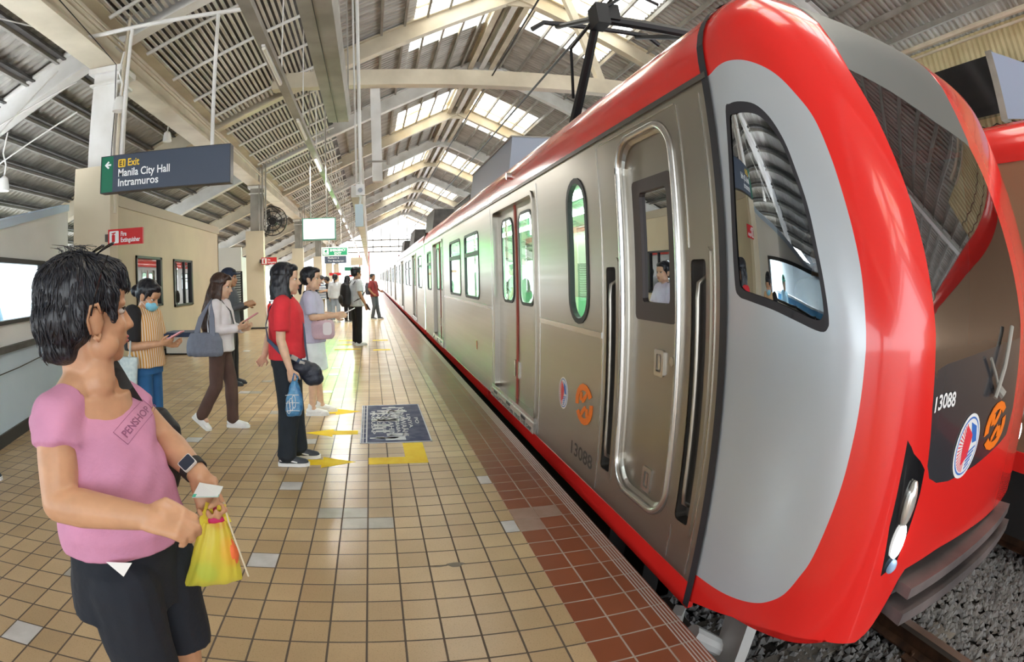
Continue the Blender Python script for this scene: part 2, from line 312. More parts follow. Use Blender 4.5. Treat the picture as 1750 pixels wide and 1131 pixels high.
for k in range(15000):
    u = rnd.random(); y = -.6 + 4.4 * u ** 1.2; x = 1.22 + rnd.random() ** .85 * 4.4
    stone(bs, x, y, -.99 + rnd.random() * .035, rnd.uniform(.024, .046))
for k in range(3500): stone(bs, 1.22 + rnd.random() * 1.2, 3.6 + rnd.random() * 12, -.985 + rnd.random() * .03, rnd.uniform(.03, .05))
tag(bs.build('ballast', M['stone']), 'grey crushed stone ballast under the train', 'gravel', kind='stuff')
for x, lb in ((1.93, 'rusty steel rail under the train, hidden behind the platform edge'), (3.37, 'shiny steel rail on the ballast, under the train front'), (5.55, 'steel rail under the far red train')):
    rt = thing('rail', lb, 'rail', (x, -4, -.95))
    a = MB(); a.box(x - .036, x + .036, -4, 90, -.81, -.775); a.build('rail_head', M['rail'], rt)
    a = MB(); a.box(x - .009, x + .009, -4, 90, -.91, -.81); a.prism([(x-.07,-.935),(x+.07,-.935),(x+.07,-.925),(x+.015,-.905),(x-.015,-.905),(x-.07,-.925)], lambda u, v, t: (u, t, v), -4, 90); a.build('rail_web', M['rust'], rt)
    for k in range(6 if x == 3.37 else 0):
        y = -.5 + k * .62
        for s in (-1, 1): a = MB(); a.tube([(x + s*.06, y, -.955), (x + s*.06, y, -.90)], .018, 6); a.box(x + s*.09 - .05, x + s*.09 + .05, y - .06, y + .06, -.955, -.93); a.build('rail_clip', M['rust'], rt)
for k in range(14):
    y = -.5 + k * .62; a = MB(); a.box(1.45, 3.85, y - .12, y + .12, -1.06, -.955)
    tag(a.build('sleeper', M['concrete'], origin=(2.65, y, -1)), 'concrete sleeper half sunk in the ballast under the train', 'sleeper', 'sleepers under the train')
# ================================================================== ROOF
ZR, XR, SL = 8.45, 3.66, .457
Y_R = -13.0
F0, FS = 6.65, 5.03
def zroof(x): return ZR - SL * abs(XR - x)
def corrug(mb, xa, xb, y0, y1, off=0, pitch=.16, amp=.022):
    n = max(1, round((y1 - y0) / pitch)); p = (y1 - y0) / n; vs = []; fs = []
    prof = []
    for k in range(n): prof += [(y0 + p * k, -amp), (y0 + p * (k + .35), -amp), (y0 + p * (k + .5), amp), (y0 + p * (k + .85), amp)]
    prof.append((y1, -amp)); m = len(prof)
    for x in (xa, xb): vs += [(x, y, zroof(x) + off + z) for y, z in prof]
    mb.add(vs, [(i, i+1, m+i+1, m+i) for i in range(m-1)])
SKY = [(F0 + FS + 10.06 * k) for k in range(-2, 6)]     # frames that carry skylights
SXL, SXR = 1.15, 6.35
cr = MB(); corrug(cr, -9.4, SXL, Y_R, 62); struct(cr.build('ceiling', M['sheet']), 'grey corrugated roof over the platform on the left slope', 'roof')
cr = MB(); corrug(cr, SXR, 13.5, Y_R, 62); struct(cr.build('ceiling', M['sheet']), 'grey corrugated roof over the far tracks on the right slope', 'roof')
cr = MB()
sky_spans = [(max(Y_R, c - 2.3), c + 2.0) for c in SKY if c + 2.0 > Y_R]
cur = Y_R
for a, b in sky_spans:
    if a > cur + .05: corrug(cr, SXL, XR - .1, cur, a); corrug(cr, XR + .1, SXR, cur, a)
    cur = b
corrug(cr, SXL, XR - .1, cur, 62); corrug(cr, XR + .1, SXR, cur, 62)
struct(cr.build('ceiling', M['sheet']), 'grey corrugated roof sheets between the skylights by the ridge', 'roof')
for i, (a, b) in enumerate(sky_spans):
    for s in (0, 1):
        st = thing('skylight', 'bright yellow-stained skylight on the %s roof slope, number %d from the front of the station' % (('left', 'right')[s], i + 1), 'skylight', ((SXL, SXR)[s], (a + b) / 2, 7.3), 'roof skylights')
        st['kind'] = 'structure'
        k = MB(); x0, x1 = ((SXL, XR - .1), (XR + .1, SXR))[s]; k.add([(x0, a, zroof(x0)), (x1, a, zroof(x1)), (x1, b, zroof(x1)), (x0, b, zroof(x0))], [(0,1,2,3)]); k.build('skylight_sheet', M['skylight'], st)
        k = MB()
        for q in range(1, 5): y = lerp(a, b, q / 5); k.bar((x0, y, zroof(x0) - .03), (x1, y, zroof(x1) - .03), .035, .04)
        k.build('skylight_bar', M['cream_steel'], st)
# purlins run along the station
pl = MB()
xs = [.92 + .53 * k for k in range(-19, 6)]
for x in xs:
    pl.bar((x, Y_R, zroof(x) - .085), (x, 62, zroof(x) - .085), .055, .10)
    if x < XR: xr = 2 * XR - x; pl.bar((xr, Y_R, zroof(xr) - .085), (xr, 62, zroof(xr) - .085), .055, .10)
struct(pl.build('purlins', M['grey_steel']), 'grey steel purlins running under the roof sheets', 'roof frame')
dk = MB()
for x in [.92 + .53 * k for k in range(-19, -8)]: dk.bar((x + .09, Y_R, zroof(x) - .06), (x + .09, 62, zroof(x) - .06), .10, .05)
struct(dk.build('dark_purlin_channels', M['dark_steel']), 'dark steel channels along the purlins of the low left roof', 'roof frame')  # dark steel strip beside each purlin of the low left roof
rg = thing('ridge_beam', 'cream twin channels running along the roof ridge', 'roof beam', (XR, 30, 8.2)); rg['kind'] = 'structure'
for x, m in ((XR - .34, 'cream_steel'), (XR + .02, 'white_steel'), (XR + .34, 'cream_steel')):
    a = MB(); a.ibeam((x, Y_R, 8.12), (x, 62, 8.12), .16, .3); a.build('ridge_channel', M[m], rg)
a = MB(); a.box(XR - .45, XR + .45, Y_R, 62, 8.29, 8.33); a.build('ridge_cap', M['dark_steel'], rg)
rt = None
def z_raf(x): return zroof(x) - .32
for k in range(-4, 11):
    y = F0 + FS * k; warm = (k % 2 == 0)
    t = thing('rafter_frame', '%s steel rafter pair across the hall, number %d counted from the end behind the camera' % ('cream' if k % 2 else 'white', k + 5), 'rafter', (XR, y, 8), 'roof rafter frames'); t['kind'] = 'structure'
    ma = M['cream_steel'] if k % 2 else M['white_steel']
    for s, x1 in ((-1, -9.2), (1, 13.2)):
        a = MB(); x0 = XR + s * .1; a.ibeam((x0, y, z_raf(x0)), (x1, y, z_raf(x1)), .22, .42, .03); a.build('rafter', ma, t)
    a = MB(); a.box(XR - .35, XR + .35, y - .03, y + .03, 7.75, 8.25); a.build('ridge_plate', ma, t)
tb_ = MB(); yt = 10.95
tb_.box(-1.9, 9.2, yt - .12, yt + .12, 5.32, 5.66); tie = struct(tb_.build('tie_beam', M['cream_steel'], origin=(3.66, yt, 5.5)), 'long cream tie beam spanning the hall above the train', 'roof beam')
h = thing('hanger_post', 'cream square post hanging from the tie beam on the left of the ridge', 'post', (.25, yt, 5.3)); h['kind'] = 'structure'
a = MB(); a.box(.10, .30, yt + .16, yt + .36, 3.35, 5.36); a.build('post', M['white_steel'], h); a = MB(); a.tube([(.0, yt + .14, 3.75), (.42, yt + .14, 3.75)], .02); a.tube([(.42, yt+.14, 3.68), (.42, yt+.14, 3.84)], .035); a.build('bracket', M['grey_steel'], h)
h = thing('king_post', 'slanting cream post between the tie beam and the ridge on the right', 'post', (5.1, yt, 7)); h['kind'] = 'structure'
a = MB(); a.bar((5.15, yt, 5.6), (4.5, yt, 8.0), .17, .17, up=(0,1,0)); a.build('post', M['cream_steel'], h)
# columns with cladding and the long beam over them
COLS = [(-3.5, 6), (6.55, 0), (16.75, 1), (26.8, 2), (36.9, 3), (47, 4), (57, 5)]
for y, i in COLS:
    t = thing('column', ('steel column in cream cladding, ' + ('nearest, at the end of the white wall', 'second, with the grey louvre beside it', 'third, behind the red-shirted woman', 'fourth, behind the waiting group', 'fifth down the platform', 'last down the platform', 'out of sight behind the camera')[i]), 'column', (-3.4, y, 0), 'platform columns'); t['kind'] = 'structure'
    a = MB(); a.box(-3.68, -3.14, y - .3, y - .06, 0, 2.92); a.build('cladding', M['cladding'], t)
    a = MB(); a.box(-3.70, -3.12, y - .32, y - .04, 0, .045); a.build('skirting', M['black'], t)
    a = MB(); a.ibeam((-3.37, y, 2.9), (-3.37, y, 4.3), .36, .38, .03, up=(0,1,0)); a.build('steel_shaft', M['white_steel'] if i == 0 else M['grey_steel'], t)
    a = MB(); a.box(-3.62, -3.12, y - .25, y + .25, 4.22, 4.3); a.box(-3.6, -3.14, y-.22, y+.22, 4.05, 4.08); a.build('cap_plate', M['white_steel'], t)
    a = MB()
    for q in range(3 if i else 1): a.tube([(-3.05 - .1 * q, y - .34, 2.3 if not i else 2.92), (-3.05 - .1 * q, y - .3, 5.2)], .022, 6)
    a.build('conduit', M['cream_steel'] if i == 0 else M['grey_steel'], t)
bm_ = MB(); bm_.ibeam((-3.4, Y_R, 4.62), (-3.4, 62, 4.62), .42, .62, .04); bm_ = struct(bm_.build('long_beam', M['cream_steel']), 'long cream steel beam resting on the platform columns', 'roof beam')
a = MB(); a.tube([(-3.17, Y_R, 4.55), (-3.17, 62, 4.55)], .022); a.tube([(-3.17, Y_R, 4.62), (-3.17, 20, 4.62)], .015); a.build('conduit', M['cream_steel'], bm_)
# slatted ceiling panels between the column line and the lamp line
for k in range(-1, 10):
    y0 = F0 + FS * k + .15; y1 = y0 + FS - .3
    t = thing('ceiling_slat_panel', 'panel of pale ceiling slats in roof bay %d from the front' % (k + 2), 'ceiling panel', (-2.2, y0, 5.5), 'slatted ceiling panels'); t['kind'] = 'structure'
    a = MB(); x = -3.15
    while x < -1.05:
        a.bar((x, y0, zroof(x) - .42), (x, y1, zroof(x) - .42), .045, .03); x += .088
    a.build('slats', M['slat'], t)
    a = MB()
    for q in range(4): y = y0 + .5 + q * 1.22; a.tube([(-3.2, y, zroof(-3.2) - .48), (-.95, y, zroof(-.95) - .48)], .03, 6)
    a.build('cross_tube', M['white_steel'], t)
    a = MB(); a.add([(-3.2, y0, zroof(-3.2) - .2), (-1, y0, zroof(-1) - .2), (-1, y1, zroof(-1) - .2), (-3.2, y1, zroof(-3.2) - .2)], [(0,1,2,3)]); a.build('slat_gap_shade', M['dark_steel'], t)  # dark sheet put in as the shade seen between the slats
# wide cable tray, lamp line, hanging poles
tr = thing('cable_tray', 'wide grey cable tray hanging over the platform, cut off near the camera', 'cable tray', (-.45, 5, 3.9))
a = MB(); a.prism([(-.60, 3.93), (-.28, 3.93), (-.24, 4.1), (-.24, 4.13), (-.64, 4.13), (-.64, 4.1)], lambda u, v, t: (u, t, v), .6, 8.75); a.build('tray_body', M['grey_steel'], tr)
a = MB(); a.box(-.46, -.452, .6, 8.75, 3.922, 3.932); a.build('seam', M['black'], tr)
rods(tr, [((x, y, 4.1), (x, y, zroof(x) - .08)) for y in (3, 5.5, 8.3) for x in (-.62, -.26)], .012)
ll = thing('lamp_trunking', 'long grey lamp trunking hung parallel to the train over the platform', 'lamp rail', (-1.08, 20, 3.95))
a = MB(); a.box(-1.14, -1.02, 1.5, 60, 3.97, 4.07); a.build('trunking', M['grey_steel'], ll)
rods(ll, [((-1.08, 2.0 + 2.45 * k, 4.05), (-1.08, 2.0 + 2.45 * k, zroof(-1.08) - .08)) for k in range(24)], .010, 'white_steel')
for k in range(19):
    y = 5.6 + 3.0 * k; a = MB(); a.tube([(-1.08, y, 3.93), (-1.08, y + 1.2, 3.93)], .022, 8); o = a.build('fluorescent_tube', M['lamp'] if k > 1 else M['lamp_off'], origin=(-1.08, y + .6, 3.93))
    tag(o, 'white fluorescent tube in the lamp line, number %d from the front' % (k + 1), 'lamp', 'fluorescent tubes')
    a = MB(); a.box(-.02 - 1.08, .02 - 1.08, y - .03, y + 1.23, 3.945, 3.975); attach(a.build('tube_holder', M['white'], o), o)
    if k < 2: continue
    la = bpy.data.lights.new('tube_light', 'AREA'); la.shape = 'RECTANGLE'; la.size = .05; la.size_y = 1.2; la.energy = 34; la.color = (1, .97, .9)
    lo = bpy.data.objects.new('tube_light', la); COL.objects.link(lo); lo.location = (-1.08, y + .6, 3.90)
# left waiting-room walls
def wl(y): return -3.384 - (y - 4.0) * .205
def wq(y, z, t=0): return (wl(y) + t * .98, y + t * .2, z)
lw = thing('wall_left', 'pale wall of the ticket room with a window, behind the woman in pink', 'wall', (-3.6, 5, 0)); lw['kind'] = 'structure'
a = MB(); top = lambda y: 2.123 + (y - 4.541) * .2022
Y0, Y1 = 2.2, 6.45
def wallpoly(z0f, z1f, t0, t1, m, name, holes=False):
    a = MB()
    ya = [Y0 + (Y1 - Y0) * k / 8 for k in range(9)]
    for i in range(8):
        p, q = ya[i], ya[i+1]
        vs = [wq(p, z0f(p), t0), wq(q, z0f(q), t0), wq(q, z1f(q), t0), wq(p, z1f(p), t0), wq(p, z0f(p), t1), wq(q, z0f(q), t1), wq(q, z1f(q), t1), wq(p, z1f(p), t1)]
        a.add(vs, [(0,1,2,3),(7,6,5,4),(0,4,5,1),(2,6,7,3),(1,5,6,2),(0,3,7,4)])
    return a.build(name, m, lw)
zc = lambda c: (lambda y: c)
wy0, wy1, wz0, wz1 = 3.5, 5.53, 1.13, 1.70
wallpoly(zc(.0), zc(.86), -.12, 0, M['wall_blue'], 'dado')
wallpoly(lambda y: .9, lambda y: 1.13 if y < 6 else 1.13, -.12, -.005, M['wall_white'], 'plaster')
wallpoly(lambda y: 1.72, lambda y: top(y) - .08, -.12, -.005, M['wall_white'], 'plaster')
a = MB(); a.add([wq(5.53, 1.13, -.005), wq(6.45, 1.13, -.005), wq(6.45, 1.72, -.005), wq(5.53, 1.72, -.005)], [(0,1,2,3)]); a.build('plaster', M['wall_white'], lw)
wallpoly(lambda y: top(y) - .085, top, -.13, .01, M['sky_band'], 'top_band')
wallpoly(zc(.84), zc(.90), -.02, .045, M['dark_steel'], 'ledge')
wallpoly(zc(0), zc(.12), -.02, .02, M['black'], 'skirting')
wn = thing('window_1', 'ticket room window in a dark frame at the left edge', 'window', wq(5, 1.4)); wn['kind'] = 'structure'
a = MB()
for p, q, z0, z1 in ((2.2, 5.56, 1.69, 1.74), (2.2, 5.56, 1.10, 1.14), (5.5, 5.56, 1.1, 1.74)):
    vs = [wq(y, z, t) for t in (-.06, .02) for y, z in ((p, z0), (q, z0), (q, z1), (p, z1))]; a.add(vs, [(3,2,1,0),(4,5,6,7),(0,1,5,4),(1,2,6,5),(2,3,7,6),(3,0,4,7)])
a.build('window_frame', M['black'], wn)
a = MB(); a.add([wq(y, z, -.03) for y, z in ((2.2, 1.12), (5.53, 1.12), (5.53, 1.72), (2.2, 1.72))], [(0,1,2,3)]); a.build('pane', glass('room_glass', (.85, .97, 1), .05, .95), wn)
# the lit room behind that window
rm = MB(); rm.box(-8, -4.1, 1.0, 6.3, 0, .02); rm.box(-8, -7.9, 1, 6.3, 0, 2.4); rm.add([(-8, 6.3, .2), (-4.05, 6.3, .2), (-4.05, 6.3, 2.0), (-8, 6.3, 2.0)], [(0,1,2,3)])
struct(rm.build('wall_room', M['wall_white']), 'white inside walls of the ticket room seen through its window', 'wall')
rl = bpy.data.lights.new('room_light', 'AREA'); rl.size = 1.5; rl.energy = 130; rlo = bpy.data.objects.new('room_light', rl); COL.objects.link(rlo); rlo.location = (-5.6, 4.6, 2.1)
dkk = thing('counter', 'blue-topped counter inside the ticket room', 'counter', (-5.2, 5, .2)); a = MB(); a.box(-5.6, -4.9, 3.0, 6.0, .02, 1.2); a.build('body', mat('blue_counter', (.1, .35, .6), .4), dkk); a = MB(); a.box(-5.65, -4.85, 3, 6.05, 1.2, 1.24); a.build('top', M['white'], dkk)
# beige room with two windows, further on
bw = thing('wall_office', 'beige office wall with two dark framed windows behind the woman in stripes', 'wall', (-4.2, 11, 0)); bw['kind'] = 'structure'
WIN = [(9.42, 10.73, 1.0, 1.96), (11.45, 12.75, .93, 1.955)]
a = MB(); holed([(7.55, 0), (15.2, 0), (15.2, 2.76), (7.55, 2.76)], [[(p, z0), (q, z0), (q, z1), (p, z1)] for p, q, z0, z1 in WIN], lambda u, v: (-4.2, u, v), a)
a.box(-6.5, -4.2, 15.15, 15.2, 0, 2.76); a.build('plaster', M['wall_beige'], bw)
a = MB(); a.box(-4.3, -4.18, 7.55, 15.22, 2.76, 2.95); a.build('top_band', M['wall_band'], bw)
a = MB(); a.box(-4.22, -4.18, 7.55, 15.2, 0, .12); a.build('skirting', M['black'], bw)
for i, (p, q, z0, z1) in enumerate(WIN):
    w = thing('window_%d' % (i + 2), ('dark framed office window just above the masked woman', 'dark framed office window beside the girl with long hair')[i], 'window', (-4.2, p, z0)); w['kind'] = 'structure'
    a = MB(); f = .045
    for b in ((p, q, z0, z0+f), (p, q, z1-f, z1), (p, p+f, z0, z1), (q-f*2.2, q, z0, z1)): a.box(-4.26, -4.17, b[0], b[1], b[2], b[3])
    if i: a.box(-4.25, -4.19, p + .75, p + .8, z0, z1)
    a.build('window_frame', M['black'], w); a = MB(); a.add([(-4.22, p, z0), (-4.22, q, z0), (-4.22, q, z1), (-4.22, p, z1)], [(0,1,2,3)]); a.build('pane', glass('office_glass', (.55, .65, .6), .3, .5), w)
rm = MB(); rm.box(-6.55, -6.5, 6.9, 15.2, 0, 2.2); struct(rm.build('wall_office_back', mat('office_inside', (.55, .62, .55), .7)), 'pale back wall inside the beige office', 'wall')
# far left clutter walls
a = MB(); a.box(-4.6, -4.55, 17.4, 20.5, 0, 2.3); struct(a.build('wall_louvre_side', M['wall_white']), 'white panel wall behind the second column', 'wall')
lv = thing('louvre', 'grey louvred shutter to the left of the second column', 'louvre', (-4.2, 17.4, .6)); a = MB()
for k in range(16): z = .55 + k * .075; a.add([(-4.95, 17.2, z), (-4.05, 17.2, z), (-4.05, 17.26, z + .05), (-4.95, 17.26, z + .05)], [(0,1,2,3)])
a.build('blades', mat('louvre_grey', (.45, .47, .46), .5), lv); a = MB(); a.box(-5, -4, 17.28, 17.3, 0, 1.8); a.build('backing', M['black'], lv); a = MB(); a.box(-5, -4, 17.18, 17.3, 1.75, 2.5); a.build('header', M['white'], lv)
# right-hand platform and wall
a = MB(); a.box(6.75, 14, -14, 62, -1.3, 0); struct(a.build('floor_far', M['concrete']), 'grey far platform across the tracks', 'floor')
a = MB(); n = 150
vs = []; 
for k in range(n + 1):
    y = -2 + k * .07; vs += [(9.8 + .02 * (k % 2), y, 3.2), (9.8 + .02 * (k % 2), y, 5.35)]
a.add(vs, [(2*k, 2*k+2, 2*k+3, 2*k+1) for k in range(n)]); struct(a.build('wall_right', noisy(mat('yellow_cladding', (.62, .53, .3), .6), (.55, .46, .25), (.7, .6, .36), 2)), 'yellowish corrugated cladding high on the far right side', 'wall')
a = MB()
for z in (3.45, 3.75, 4.05, 4.35, 4.65):
    a.tube([(9.77, -2 + .12 * q, z + .03 * math.sin(q * 1.9)) for q in range(70)], .012, 5)
tag(a.build('wavy_cables', M['dark_steel']), 'thin dark wavy cables across the yellow cladding on the right', 'cable')
db = thing('advert_box', 'black advert box with a pale blue side, high above the far red train', 'sign box', (9, 3.6, 4.1)); a = MB(); a.box(8.95, 9.1, 3.2, 4.75, 3.72, 4.6); a.build('face', M['black_gloss'], db)
a = MB(); a.box(8.9, 9.12, 3.05, 3.2, 3.6, 4.65); a.build('edge_frame', M['grey_steel'], db); a = MB(); a.add([(8.9, 3.05, 3.6), (8.9, 3.05, 4.62), (8.9, 1.6, 3.95), (8.9, 1.6, 3.4)], [(0,1,2,3)]); a.build('side_panel', mat('pale_blue_panel', (.42, .52, .72), .4), db)
gt_ = MB(); gt_.tube([(9.0, -1, 5.12), (9.0, 30, 5.12)], .05, 8); gt_.tube([(9.05, -1, 4.98), (9.05, 30, 4.98)], .025, 8)
tag(gt_.build('gutter_pipe', M['cream_steel']), 'pair of cream pipes under the right roof edge', 'pipe')
# end of the station
en = thing('wall_end', 'light steel end frame closing the far end of the roof', 'wall', (0, 62, 4)); en['kind'] = 'structure'
a = MB(); ye = 61.8
for z in (4.2, 4.75, 5.5): a.box(-3.4, 9, ye, ye + .15, z, z + .14)
for k in range(9): x = -.6 + k * .95; a.box(x, x + .09, ye, ye + .1, 4.2, zroof(x) - .1)
a.build('frame', M['grey_steel'], en)
a = MB(); a.box(-1.2, -1.05, ye - .1, ye, 0, 4.3); a.box(-.15, .0, ye-.1, ye, 0, 4.3)
for k in range(34): a.box(-1.05, -.2, ye - .06, ye - .02, .3 + k * .115, .355 + k * .115)
a.build('red_lattice', mat('rust_red_lattice', (.45, .12, .10), .6), en)
# trees and pale buildings outside
def bush(x, y, z, r, n, label, rr):
    mb = MB(); q = random.Random(int(x * 100 + y))
    for k in range(n):
        d = Vector((q.gauss(0, 1), q.gauss(0, 1), q.gauss(0, 1))).normalized() * r * q.uniform(.55, 1)
        c = Vector((x, y, z)) + Vector((d.x, d.y * 1.5, d.z)); e1 = Vector((q.gauss(0,1), q.gauss(0,1), q.gauss(0,1))).normalized() * rr; e2 = e1.orthogonal().normalized() * rr * .6
        mb.add([c - e1, c + e2, c + e1, c - e2], [(0,1,2,3)])
    t = thing('tree', label, 'tree', (x, y, -2)); f = mb.build('foliage', M['plant'], t); b = MB(); b.tube([(x, y, -3), (x + .05, y, z)], [.16, .07], 7); b.build('trunk', M['rust'], t); return t
for i, (x, y) in enumerate(((16.5, 4), (16.7, 10.6), (16.4, 17.4), (16.8, 24.2))): tag(bush(x, y, .6, 2.0, 1500, 'green leafy tree outside beyond the far platform', .16), group='trees beyond the far platform')
for i, (x, y) in enumerate(((-12.5, 8), (-12.8, 15.5), (-12.4, 23))): tag(bush(x, y, .9, 2.2, 1500, 'green leafy tree added behind the ticket rooms to reflect green in the train', .16), group='trees added behind the ticket rooms for green reflections')  # trees added so the brushed train side reflects some green
# ================================================================== TRAIN
M['steel'] = mat('brushed_steel', (.43, .405, .36), .3, .92)
n_, l_ = nodes(M['steel']); b_ = n_['Principled BSDF']; g_ = n_.new('ShaderNodeNewGeometry'); mp_ = n_.new('ShaderNodeMapping'); mp_.inputs['Scale'].default_value = (1, .35, 30)
l_.new(g_.outputs['Position'], mp_.inputs['Vector']); t_ = n_.new('ShaderNodeTexNoise'); t_.inputs['Scale'].default_value = 1.2; t_.inputs['Detail'].default_value = 0; l_.new(mp_.outputs[0], t_.inputs['Vector'])
mr_ = n_.new('ShaderNodeMapRange'); mr_.inputs['To Min'].default_value = .27; mr_.inputs['To Max'].default_value = .34; l_.new(t_.outputs['Fac'], mr_.inputs[0]); l_.new(mr_.outputs[0], b_.inputs['Roughness'])
bp_ = n_.new('ShaderNodeBump'); bp_.inputs['Strength'].default_value = .10; bp_.inputs['Distance'].default_value = .02; t2_ = n_.new('ShaderNodeTexNoise'); t2_.inputs['Scale'].default_value = 1.6; t2_.inputs['Detail'].default_value = 1; l_.new(g_.outputs['Position'], t2_.inputs['Vector']); l_.new(t2_.outputs['Fac'], bp_.inputs['Height']); l_.new(bp_.outputs[0], b_.inputs['Normal'])
M['steel_bright'] = mat('bright_steel_trim', (.60, .585, .56), .22, .9); M['steel_dark'] = mat('recess_steel', (.16, .15, .14), .4, .8)
M['red'] = mat('train_red', (.74, .022, .018), .22, 0, coat=.6); M['silver'] = mat('silver_paint', (.54, .58, .62), .32, .35, coat=.35)
M['roof_grey'] = mat('train_roof_grey', (.13, .135, .13), .45); M['under'] = mat('underframe_black', (.02, .02, .02), .7)
M['win_glass'] = glass('train_window_glass', (.82, 1.0, .88), .06, .92); M['cab_glass'] = glass('cab_side_glass', (.75, .82, .80), .10, .55); M['wind_glass'] = glass('windscreen_glass', (.45, .60, .75), .06, .42, graze=.22)
M['interior'] = mat('train_interior', (.66, .86, .70), .6); M['gasket'] = mat('window_rubber', (.025, .024, .03), .5); M['frame_brown'] = mat('dark_brown_frame', (.05, .036, .034), .4)
M['orange'] = mat('emblem_orange', (.92, .20, .01), .4); M['emb_blue'] = mat('emblem_blue', (.03, .16, .55), .4); M['emb_red'] = mat('emblem_red', (.75, .04, .06), .4); M['num'] = mat('number_dark', (.06, .055, .05), .5)
M['cab'] = mat('cab_grey', (.07, .07, .07), .7)
M['cabin_light'] = mat('train_cabin_lamp', (1, 1, 1), .4, emit=(.92, 1, .93), estr=16)
TX = 1.35; TW_ = 2.6; ZT = 2.27
sd = lambda t=0: (lambda y, z: (TX + t, y, z))          # a point of the near side, t inside it
fs_ = lambda t=0: (lambda y, z: (TX + TW_ - t, y, z))
def ring(mb, poly_o, poly_i, fo, fi, mi=0):
    n = len(poly_o); mb.add([fo(*p) for p in poly_o] + [fi(*p) for p in poly_i], [(k, (k+1)%n, n+(k+1)%n, n+k) for k in range(n)], mi)
def offset(poly, d):
    cx = sum(p[0] for p in poly) / len(poly); cy = sum(p[1] for p in poly) / len(poly); o = []
    n = len(poly)
    for i in range(n):
        a, b, c = poly[i-1], poly[i], poly[(i+1) % n]
        e1 = (b[1]-a[1], -(b[0]-a[0])); e2 = (c[1]-b[1], -(c[0]-b[0])); l1 = math.hypot(*e1) or 1; l2 = math.hypot(*e2) or 1
        nx, ny = e1[0]/l1 + e2[0]/l2, e1[1]/l1 + e2[1]/l2; l = math.hypot(nx, ny) or 1; nx /= l; ny /= l
        o.append((b[0] + nx * d, b[1] + ny * d))
    return o
def emblem_disc(mb, fn, r, rz, mats0=0):
    """white sunburst roundel: fn(u,w,t)"""
    P = lambda k, q=1: (r * q * math.cos(k), rz * q * math.sin(k))
    mb.prism([P(2*PI*k/40) for k in range(40)], fn, 0, .002, mats0)
    mb.prism([P(2*PI*k/40, .9) for k in range(40)], fn, .002, .0026, mats0 + 3)
    mb.prism([P(2*PI*k/40, .84) for k in range(40)], fn, .0026, .0032, mats0)
    for k in range(18):
        a = 1.9 + k * .15; mb.prism([P(a, .80), P(a + .07, .80), P(a + .035, .30)], fn, .0032, .0038, mats0 + 2)
    mb.prism([(-.28*r, .72*rz), (.28*r, .30*rz), (.10*r, -.35*rz), (-.34*r, -.55*rz), (-.44*r, .05*rz)], fn, .0038, .0044, mats0 + 2)
    mb.prism([(.02*r, .74*rz), (.55*r, .52*rz), (.74*r, 0), (.36*r, .02*rz)], fn, .0038, .0044, mats0 + 1)
    for k in range(5): mb.prism([(.02*r, (-.22 - k*.12)*rz), ((.72 - .09*k)*r, (-.12 - k*.12)*rz), ((.70 - .09*k)*r, (-.18 - k*.12)*rz), (.02*r, (-.28 - k*.12)*rz)], fn, .0038, .0044, mats0 + 1)
def emblem_octagon(mb, fn, r, rz, mi=0):
    """open octagon ring with a zigzag through it"""
    O = [(math.cos(a), math.sin(a)) for a in [math.radians(100 + k * 22.5) for k in range(17)]]
    def arc(i0, i1):
        for k in range(i0, i1):
            a, b = O[k % 16], O[(k+1) % 16]; mb.prism([(a[0]*r, a[1]*rz), (b[0]*r, b[1]*rz), (b[0]*r*.66, b[1]*rz*.68), (a[0]*r*.66, a[1]*rz*.68)], fn, 0, .003, mi)
    arc(-3, 3); arc(5, 11); arc(3, 4); arc(11, 12)
    for s in (1, -1):
        mb.prism([(-.50*r*s, .12*rz*s), (-.22*r*s, .12*rz*s), (-.22*r*s, .55*rz*s), (-.50*r*s, .55*rz*s)][::s], fn, 0, .003, mi)
        mb.prism([(.0*r, .10*rz*s), (.32*r*s, .42*rz*s), (.32*r*s, .70*rz*s), (-.22*r*s, .22*rz*s), (-.22*r*s, .02*rz*s)][::s], fn, 0, .003, mi)
def window_unit(car, y0, y1, z0, z1, r, label=None, split=None, far=False, green=False, detail=True):
    po = roundrect(y0, y1, z0, z1, r); pi = roundrect(y0 + .035, y1 - .035, z0 + .035, z1 - .035, max(.01, r - .03)); F = fs_ if far else sd
    a = MB(); ring(a, po, pi, F(-.006), F(-.006)); ring(a, po, po, F(-.006), F(.03)); ring(a, pi, pi, F(-.006), F(.03))
    w = a.build('window', M['gasket'], car)
    a = MB(); a.add([F(.012)(*p) for p in pi], [tuple(range(len(pi)))]); a.build('pane', M['win_glass'], w)
    if split and detail:
        a = MB(); a.box(TX - .004, TX + .028, y0 + .03, y1 - .03, split - .03, split + .03); a.build('transom', M['gasket'], w)
    return w
